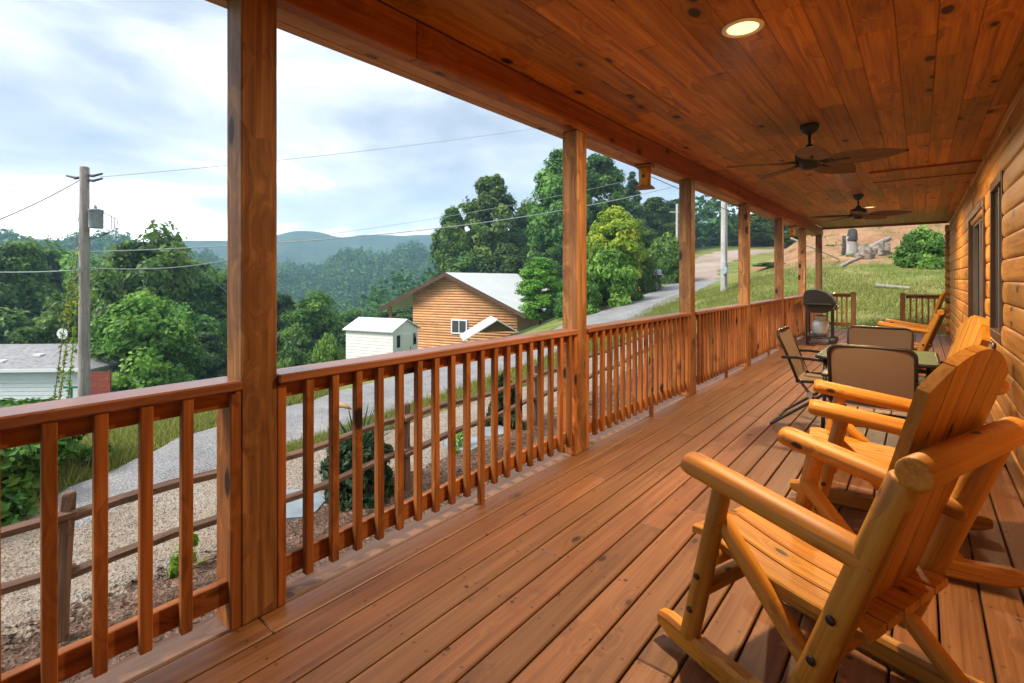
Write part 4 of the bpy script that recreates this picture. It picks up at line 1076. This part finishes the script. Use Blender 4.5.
b = MB(); b.box((ux*.20+.06, uy*.20, zt+.15), (.12, .12, .06)); b.box((ux*.20+.06, uy*.20, zt-.18), (.12, .12, .06)); b.build('bracket', M['cable'], t)
zi = ptop-pg
b = MB()
for s, dz in ((-1, -.35), (1, -.28), (1, -.45)): b.tube([(.07, 0, zi+dz), (.07+s*ux*.30, s*uy*.30, zi+dz-.04), (.07+s*ux*.62, s*uy*.62, zi+dz+.04)], [.03, .05, .035], 8)
b.build('insulator', M['cable'], t)
b = MB()
for k in range(3): b.tube([(ux*.60, uy*.60, zt+.25), (ux*(.95+.1*k), uy*(.95+.1*k), zt+.10-.05*k), (ux*(.95+.12*k), uy*(.95+.12*k), zt-.35), (ux*.55, uy*.55, zt-.62), (ux*.1, uy*.1, zt-.72)], .014, 6)
b.build('drop_wire', M['cable'], t)

def wire(name, label, a, c, sag, r_, mat, group='power lines', n=26):
    a = Vector(a); c = Vector(c); pts = []
    for i in range(n+1):
        u = i/n; p = a.lerp(c, u); p.z -= sag*4*u*(1-u); pts.append(p-a)
    b = MB(); b.tube(pts, r_, 6); o = b.build(name, mat); o.location = a; return tag(o, label, 'wire', group)
def W3(px, py, d): x, y = at(px, d); return (x, y, zat(py, d))
PT = Vector((px_, py_, 0))
wire('power_line', 'highest thin wire running right from the pole top across the clouds', W3(100, 177, 17.2), W3(640, 110, 34), .35, .010, M['palecable'])
wire('power_line', 'wire running level left from the pole top', W3(80, 179, 17.2), W3(-60, 187, 18), .05, .010, M['palecable'])
wire('power_line', 'thick dark cable with a splice, falling left from the pole top', W3(80, 180, 17.2), W3(-50, 238, 13), .12, .019, M['cable'])
wire('power_line', 'pale service cable running right from halfway up the pole', W3(88, 268, 17.2), W3(238, 257, 26), .25, .020, M['palecable'])
wire('power_line', 'pale service cable running left from halfway up the pole', W3(80, 270, 17.2), W3(-50, 271, 16), .06, .020, M['palecable'])
wire('power_line', 'bright cable passing in front of the tall trees towards the birdhouse', W3(86, 252, 17.3), W3(676, 186, 31), .75, .019, M['palecable'])
wire('power_line', 'thin wire slanting down right from the pole top behind the round tree', W3(104, 183, 17.2), W3(330, 372, 30), .3, .010, M['palecable'])
wire('power_line', 'faint wire above the bright cable in front of the tall trees', W3(225, 247, 28), W3(690, 165, 40), .6, .012, M['palecable'])
def guy(px0, py0, px1, py1, d1, label):
    a = Vector(W3(px0, py0, 17.2)); x, y = at(px1, d1); c = Vector((x, y, h1(x, y)))
    t = thing('guy_wire', label, 'guy wire', tuple(c), 0, 'guy wires of the near utility pole'); a = a-c
    b = MB(); b.tube([(0, 0, 0), tuple(a)], .012, 6); b.build('cable', M['cable'], t)
    r = np.random.default_rng(int(px1)); n = 300; u = r.uniform(0, .80, n); P = u[:, None]*np.array(a)+r.normal(0, .028, (n, 3)); V, Fq = leaf_cloud(P, r.normal(size=(n, 3)), .065, r, 1.5)
    np_mesh('vine', V, Fq, M['leaf_yellow'], np.repeat(r.uniform(.1, .9, n), 4), t)
guy(81, 200, 44, 440, 15.6, 'leftmost guy wire of the pole, overgrown with vine'); guy(81, 225, 51, 440, 15.2, 'middle guy wire of the pole, thick with yellow vine'); guy(82, 240, 62, 440, 15.8, 'rightmost guy wire of the pole, nearest the pole and vine-covered')

x, y = at(724, 23); g = h1(x, y); t = thing('utility_pole', 'pale weathered utility pole on the lawn between the third and fourth posts', 'utility pole', (x, y, g), R(-25))
b = MB(); b.log((0, 0, -.3), (.02, 0, 8.2), .155, .125, n=14, rd=.2, wob=.002, seg=6, up=(1, 0, 0)); b.build('shaft', M['palepole'], t)
b = MB(); b.box((.17, -.10, 1.15), (.16, .22, .34), ch=.02); b.build('meter_box', M['grey_can'], t)
b = MB(); b.lathe((.22, -.23, .93), [(.16, -.03), (.175, 0), (.16, .03), (.10, .05), (.001, .055)], 20, axis='y'); b.build('meter', M['mailbox'], t)
b = MB(); b.tube([(.16, -.06, .2), (.165, -.06, 4.5)], .018, 6); b.build('conduit', M['cable'], t)
x, y = at(677, 52); g = h1(x, y); t = thing('utility_pole', 'thin distant pale utility pole just left of the third porch post', 'utility pole', (x, y, g))
b = MB(); b.log((0, 0, -.3), (0, 0, zat(204, 52)-g), .15, .12, n=10, up=(1, 0, 0)); b.build('shaft', M['palepole'], t)
b = MB(); b.box((0, 0, zat(212, 52)-g), (1.5, .1, .1), (0, 0, R(35))); b.build('crossarm', M['palepole'], t)
x0, y0 = at(786, 21); x1, y1 = at(840, 26); z1 = h1(x1, y1)
a = Vector((x1, y1, z1)); c = Vector((x0, y0, zat(236, 21)))
t = thing('guy_wire', 'slanting guy wire with a pale yellow guard between the fifth and last posts', 'guy wire', tuple(a))
b = MB(); b.tube([(0, 0, 0), tuple((c-a)*2.4)], .012, 6); b.build('cable', M['cable'], t)
b = MB(); b.tube([tuple((c-a)*.03), tuple((c-a)*.92)], .040, 8); b.build('guard', M['guard'], t)
x, y = at(656, 31.5); g = h1(x, y); t = thing('mailbox', 'grey blue mailbox on a post beside the road', 'mailbox', (x, y, g), R(-30))
b = MB(); b.box((0, .05, .5), (.10, .10, 1.0), grain=2); b.box((0, .30, .75), (.08, .6, .08), (R(35), 0, 0), grain=1); b.build('post', M['palepole'], t)
pr = [(-.16, 1.02), (.16, 1.02), (.16, 1.24)]+[(.16*math.cos(R(a_)), 1.24+.16*math.sin(R(a_))) for a_ in range(20, 161, 20)]+[(-.16, 1.24)]
b = MB(); b.prism(pr, -.3, .3, 'y'); b.build('box', M['mailbox'], t)
b = MB(); b.box((.30, .05, 1.05), (.28, .35, .06)); b.build('shelf', M['palepole'], t)

# ================================================================== buildings
def gable(t, w, l, eave, ridge, wallmat, roofmat, over=.35, rowh=None, over_left=None):
    """local: gable faces -y; ridge runs along +y; wall and roof as parts"""
    ol = over if over_left is None else over_left
    b = MB(); s = (ridge-eave)/(w/2)
    b.prism([(-w/2, 0), (w/2, 0), (w/2, eave), (0, ridge), (-w/2, eave)], 0, l, 'y')
    if rowh:
        z = .02
        while z < ridge-rowh:
            ww = w/2 if z+rowh < eave else (ridge-z-rowh)/s
            if ww > .2: b.log((-ww, -.012, z+rowh/2), (ww, -.012, z+rowh/2), rowh*.52, n=8, rd=.05, sq=1)
            z += rowh
    wl = b.build('wall', wallmat, t)
    b = MB(); th = .10
    for sg, ov in ((-1, ol), (1, over)):
        x1 = sg*(w/2+ov); z1 = eave-s*ov
        b.prism([(0, ridge+.01), (x1, z1+.01), (x1, z1+.01+th), (0, ridge+.01+th)], -over, l+over, 'y')
    rf = b.build('roof', roofmat, t)
    return wl, rf, s
# log house down the road: gable towards the porch
x, y = at(450, 38); g = zat(352, 38)-1.2; an = math.atan2(y, x)-math.pi/2-R(32)
t = thing('log_house', 'orange log sided house with a white metal roof beyond the shed', 'house', (x, y, g), an)
rz_ = zat(274, 38)-g; sl_ = .455; xl, xr, LH = -3.4, 5.7, 12.
b = MB(); b.prism([(xl, 0), (xr, 0), (xr, rz_-sl_*xr), (0, rz_), (xl, rz_+sl_*xl)], 0, LH, 'y')
z = .02; rw = .20
while z < rz_-rw:
    lim = (rz_-z-rw)/sl_; x0, x1 = max(xl, -lim), min(xr, lim)
    b.log((x0, -.012, z+rw/2), (x1, -.012, z+rw/2), rw*.52, n=8, rd=.05); z += rw
b.build('wall', M['loghouse'], t)
b = MB()
for x1 in (-6.4, 6.6): b.prism([(0, rz_+.01), (x1, rz_-sl_*abs(x1)+.01), (x1, rz_-sl_*abs(x1)+.12), (0, rz_+.12)], -.7, LH+.5, 'y')
rf = b.build('roof', M['whiteroof'], t)
for x1 in (-6.4, 6.6):
    b = MB(); b.prism([(0, rz_-.16), (x1, rz_-sl_*abs(x1)-.16), (x1, rz_-sl_*abs(x1)+.13), (0, rz_+.13)], -.76, -.705, 'y'); b.build('fascia', M['dark_trim'], rf)
b = MB(); b.box((.9, -.13, rz_-4.0), (1.2, .06, .9)); wn = b.build('window', M['greyglass'], t)
b = MB()
for dx in (-.8, .8): b.box((.9+dx*.81, -.14, rz_-4.0), (.10, .09, 1.08))
for dz in (-.55, .55): b.box((.9, -.14, rz_-4.0+dz*.9), (1.2, .088, .10))
b.box((.9, -.15, rz_-4.0), (.06, .06, .9)); b.build('frame', M['white'], wn)
for yy in (.3, 6.): b = MB(); b.box((-5.9, yy, (rz_-sl_*5.9)/2), (.16, .16, rz_-sl_*5.9-.02), grain=2); b.build('porch_post', M['loghouse'], t)
# carport in front of it
x, y = at(497, 31); t = thing('carport', 'cream gabled carport in front of the log house', 'carport', (x, y, h1(x, y)), an+R(36)); ch = zat(319, 31)-h1(x, y)
b = MB()
for sg in (-1, 1): b.prism([(0, ch), (sg*2.1, ch-1.25), (sg*2.1, ch-1.33), (0, ch-.08)], -.2, 2.6, 'y')
b.build('roof', M['cream'], t)
b = MB(); b.prism([(-1.5, ch-.98), (1.5, ch-.98), (0, ch-.10)], 1.6, 1.68, 'y'); b.build('gable_panel', M['loghouse'], t)
for sx in (-1.75, 1.75):
    for yy in (0, 2.4): b = MB(); b.box((sx, yy, (ch-1.2)/2), (.12, .12, ch-1.2)); b.build('post', M['cream'], t)
# white shed
x, y = at(393, 27); g = h1(x, y)-.2; t = thing('shed', 'white garden shed with a pale metal roof beside the road', 'shed', (x, y, g), math.atan2(y, x)-math.pi/2+R(52)); eh = zat(331, 27)-g; rh = zat(320, 28)-g
b = MB(); w_, l_ = 2.3, 3.3
b.prism([(0, 0), (w_, 0), (w_, eh-.05), (w_/2, rh), (0, eh-.05)], 0, l_, 'y')
z = .1
while z < eh-.15: b.box((-.012, l_/2, z+.09), (.028, l_+.02, .172), (0, R(5), 0), ch=.002); z += .18
b.build('wall', M['cream'], t)
b = MB(); ss_ = (rh-eh)/(w_/2)
for sg in (-1, 1):
    x1 = w_/2+sg*(w_/2+.18); z1 = rh-abs(x1-w_/2)*ss_*1.0
    b.prism([(w_/2, rh), (x1, z1), (x1, z1+.06), (w_/2, rh+.06)], -.12, l_+.12, 'y')
b.build('roof', M['whiteroof'], t)
b = MB(); b.box((w_*.53, -.025, eh/2-.12), (.85, .05, eh-.30)); dd = b.build('door', M['cream'], t)
b = MB(); b.box((w_*.53+.3, -.06, eh-1.1), (.04, .03, .12)); b.build('handle', M['black'], dd)
for fx in (.20, .86): b = MB(); b.box((w_*fx, -.02, eh-.62), (.24, .05, .66)); b.build('window', M['darkglass'], t)
# white house on the left
x, y = at(66, 24.5); g = h1(x, y)-.3; fx, fy = at(-40, 24.5)
an2 = R(39.5)+R(3); t = thing('white_house', 'long low white house with a grey shingle roof at the left edge', 'house', (x, y, g), an2); eh = zat(369, 24.5)-g
b = MB(); b.box((-5.0, 3.0, eh/2), (12.0, 6.0, eh)); z = .1
while z < eh-.2: b.box((-5.0, -.012, z+.1), (12.0, .03, .19), (R(-5), 0, 0), ch=.002); z += .2
b.build('wall', M['white'], t)
def roofz(v): return eh+.02+v
P = [[(-11.3, -.35, 0), (1.35, -.35, 0)], [(-9.0, 2.2, .75), (-1.0, 2.2, .75)], [(-9.0, 3.8, .75), (-1.0, 3.8, .75)], [(-11.3, 6.3, 0), (1.35, 6.3, 0)]]
b = MB(); vs = [(p[0], p[1], roofz(p[2])) for rr in P for p in rr]; n = len(vs); vs += [(p[0], p[1], p[2]-.12) for p in vs]
fs = [(0, 1, 3, 2), (2, 3, 5, 4), (4, 5, 7, 6), (1, 7, 5, 3), (0, 2, 4, 6)]; fs += [tuple(i+n for i in f[::-1]) for f in fs]; fs += [(0, 8, 9, 1), (1, 9, 15, 7), (7, 15, 14, 6), (6, 14, 8, 0)]
b.add(vs, fs, False); rf = b.build('roof', M['shingle'], t)
b = MB(); b.box((-5, -.37, eh+.0), (12.7, .05, .16)); b.build('fascia', M['white'], rf)
b = MB(); b.box((-2.3, 1.2, roofz(.50)), (.35, .3, .12)); b.box((-3.6, .6, roofz(.30)), (.4, .3, .10)); b.build('vent', M['cream'], rf)
b = MB(); b.tube([(0, 0, 0), (0, 0, .5), (.0, -.1, .62)], .025, 8); dt = thing('satellite_dish', 'white satellite dish standing on the grey roof of the left house', 'satellite dish', Matrix.Rotation(an2, 4, 'Z')@Vector((-2.4, 2.9, 0))+Vector((x, y, g+roofz(.75))), an2)
b.build('mast', M['cable'], dt)
b = MB(); b.lathe((0, -.14, .68), [(.001, .08), (.16, .05), (.29, -.02), (.30, -.03)], 22, axis='y'); b.build('dish', M['white'], dt)
b = MB(); b.tube([(0, -.1, .42), (0, -.40, .44), (0, -.48, .60)], .014, 6); b.build('arm', M['cable'], dt)
x, y = at(99, 29.5); g = h1(x, y); t = thing('metal_shed', 'small white ribbed metal shed behind the red fence', 'shed', (x, y, g), an2); hs = zat(354, 29.5)-g
b = MB()
for k in range(6): b.prism([(-.7+k*.24, 0), (-.7+k*.24+.20, 0), (-.7+k*.24+.20, hs-.1), (-.7+k*.24+.10, hs+.02), (-.7+k*.24, hs-.1)], 0, 1.4, 'y')
b.build('wall', M['white'], t); b = MB(); b.box((0, .7, hs-.08), (1.45, 1.45, .06)); b.build('roof', M['cream'], t)
x, y = at(90, 23.5); g = h1(x, y); t = thing('red_fence', 'short red stained wooden fence panel beside the pole', 'fence', (x, y, g), an2); hf = zat(371, 23.5)-g
b = MB()
for k in range(int(hf/.16)): b.box((.35, 0, .08+k*.16), (1.15, .03, .145), grain=0)
b.build('board_panel', M['redwood'], t)
for k in (-.18, .92): b = MB(); b.box((k, -.03, hf/2), (.09, .09, hf+.04), grain=2); b.build('post', M['redwood'], t)
x, y = at(71, 20); g = h1(x, y); t = thing('clothes_post', 'dark green tee shaped post in front of the white house', 'post', (x, y, g), an2); hf = zat(388, 20)-g
b = MB(); b.box((0, 0, hf/2), (.08, .08, hf)); b.build('upright', M['green_paint'], t); b = MB(); b.box((0, 0, hf+.03), (.55, .09, .08)); b.build('crossarm', M['green_paint'], t)

# ================================================================== far woods on the valley side and ridges: one uncountable mass
def far_woods():
    r = np.random.default_rng(77); P0, N0, t0, _ = crown_pts('round', 16000, 5, 60); VV, TT = [], []
    for (n, k, d0, d1, ls) in ((1500, 200, 92, 210, .17), (4600, 90, 190, 560, .26)):
        az = np.radians(r.uniform(-6, 92, n)); d = d0*np.exp(np.sqrt(r.uniform(0, 1, n))*math.log(d1/d0)); X = -np.sin(az)*d; Y = np.cos(az)*d
        kp = ~((np.abs(X+18) < 9)&(Y < 75)); X, Y, d = X[kp], Y[kp], d[kp]; n = len(X); Z = H(X, Y)
        rad = r.uniform(3.0, 5.6, n); hh = r.uniform(8, 15, n); idx = r.integers(0, 16000, (n, k))
        P = P0[idx]*np.stack([rad, rad, hh/2], -1)[:, None, :]+np.stack([X, Y, Z-.5], -1)[:, None, :]
        V, _q = leaf_cloud(P.reshape(-1, 3), N0[idx].reshape(-1, 3), np.repeat(rad*ls, k), r, 1.25, .5)
        VV.append(V); TT.append(np.clip(t0[idx]*.75+r.normal(.12, .17, (n, 1)), 0, 1).ravel())
    V = np.concatenate(VV); o = np_mesh('forest', V, np.arange(len(V)).reshape(-1, 4), M['leaf_forest'], np.repeat(np.concatenate(TT), 4)); tag(o, 'hazy green forest covering the valley and the middle ridge', 'forest', kind='stuff')
far_woods()
# haze
me = bpy.data.meshes.new('haze'); 
hx0, hx1, hy0, hy1, hz0, hz1 = -1430, 1430, -1430, 1430, -90, 190
vs = [(x, y, z) for x in (hx0, hx1) for y in (hy0, hy1) for z in (hz0, hz1)]
me.from_pydata(vs, [], [(0, 1, 3, 2), (4, 6, 7, 5), (0, 4, 5, 1), (2, 3, 7, 6), (0, 2, 6, 4), (1, 5, 7, 3)]); hz = bpy.data.objects.new('haze', me); COL.objects.link(hz); hz.display_type = 'WIRE'
mt = bpy.data.materials.new('haze'); mt.use_nodes = True; nt = mt.node_tree; nt.nodes.clear(); out = nt.nodes.new('ShaderNodeOutputMaterial'); pv = nt.nodes.new('ShaderNodeVolumePrincipled')
pv.inputs['Color'].default_value = (.48, .71, 1., 1); pv.inputs['Density'].default_value = HAZE; nt.links.new(pv.outputs[0], out.inputs['Volume']); me.materials.append(mt)
tag(hz, 'thin bluish haze filling the air over the valley', 'haze', kind='stuff')

# ================================================================== camera, sky, sun
cam = bpy.data.cameras.new('camera'); co = bpy.data.objects.new('camera', cam); COL.objects.link(co); S.camera = co
cam.sensor_width = 36; cam.lens = F/1024*36; cam.shift_y = (HZ-341.5)/1024; cam.clip_start = .02; cam.clip_end = 9000
co.location = (0, 0, CAMZ); co.rotation_euler = (R(90), 0, TH)
SUN_EL, SUN_AZ = R(46), R(206)         # azimuth clockwise from +Y: light from the left and a little behind
wd = bpy.data.worlds.new('World'); S.world = wd; wd.use_nodes = True; nt = wd.node_tree; nt.nodes.clear()
def wn(t, **k):
    q = nt.nodes.new(t)
    for a_, v in k.items(): setattr(q, a_, v)
    return q
out = wn('ShaderNodeOutputWorld'); bg = wn('ShaderNodeBackground'); bg.inputs[1].default_value = .10; nt.links.new(bg.outputs[0], out.inputs[0])
sky = wn('ShaderNodeTexSky', sky_type='NISHITA', sun_disc=False, sun_elevation=SUN_EL, sun_rotation=SUN_AZ, air_density=1.2, dust_density=1.5)
tc = wn('ShaderNodeTexCoord'); mp = wn('ShaderNodeMapping'); mp.inputs[3].default_value = (1.5, 1.5, 4.0); mp.inputs[1].default_value = (7.3, 2.4, 1.2); nt.links.new(tc.outputs['Generated'], mp.inputs[0])
n1 = wn('ShaderNodeTexNoise'); n1.inputs['Scale'].default_value = 1.25; n1.inputs['Detail'].default_value = 7; n1.inputs['Roughness'].default_value = .58; n1.inputs['Distortion'].default_value = .35; nt.links.new(mp.outputs[0], n1.inputs['Vector'])
rp = wn('ShaderNodeValToRGB'); el = rp.color_ramp.elements; CL = CLOUD
el[0].position = .41; el[0].color = tuple(CL*q for q in (.135, .148, .162))+(1,); el[1].position = .76; el[1].color = tuple(CL*q for q in (1.35, 1.33, 1.30))+(1,)
e = el.new(.49); e.color = tuple(CL*q for q in (.195, .204, .214))+(1,); e = el.new(.61); e.color = tuple(CL*q for q in (.33, .33, .335))+(1,); e = el.new(.555); e.color = tuple(CL*q for q in (.27, .273, .277))+(1,); sz = wn('ShaderNodeSeparateXYZ'); nt.links.new(tc.outputs['Generated'], sz.inputs[0])
lo = wn('ShaderNodeMapRange'); lo.inputs[1].default_value = .02; lo.inputs[2].default_value = .20; lo.inputs[3].default_value = .13; lo.inputs[4].default_value = 0.; nt.links.new(sz.outputs[2], lo.inputs[0])
ad = wn('ShaderNodeMath', operation='ADD'); nt.links.new(n1.outputs[0], ad.inputs[0]); nt.links.new(lo.outputs[0], ad.inputs[1]); nt.links.new(ad.outputs[0], rp.inputs[0])
vm = wn('ShaderNodeVectorMath', operation='SCALE'); vm.inputs[3].default_value = 10.0; nt.links.new(rp.outputs[0], vm.inputs[0])
mx = wn('ShaderNodeMix', data_type='RGBA'); mx.inputs[0].default_value = .88; nt.links.new(sky.outputs[0], mx.inputs[6]); nt.links.new(vm.outputs[0], mx.inputs[7]); nt.links.new(mx.outputs[2], bg.inputs[0])
sl = bpy.data.lights.new('sun', 'SUN'); sl.energy = SUN_E; sl.angle = R(20); sl.color = (1., .95, .88); so = bpy.data.objects.new('sun', sl); COL.objects.link(so)
dv = Vector((math.sin(SUN_AZ)*math.cos(SUN_EL), math.cos(SUN_AZ)*math.cos(SUN_EL), math.sin(SUN_EL))); so.rotation_euler = dv.to_track_quat('Z', 'Y').to_euler(); so.location = (-20, -20, 60)
vs_ = S.view_settings; vs_.view_transform = 'Standard'; vs_.look = 'None'; vs_.exposure = EXPO; vs_.gamma = 1; vs_.use_curve_mapping = False
cy = S.cycles; cy.use_denoising = True; cy.max_bounces = 8; cy.diffuse_bounces = 5; cy.glossy_bounces = 4; cy.transmission_bounces = 4; cy.volume_bounces = 2; cy.sample_clamp_indirect = 6.
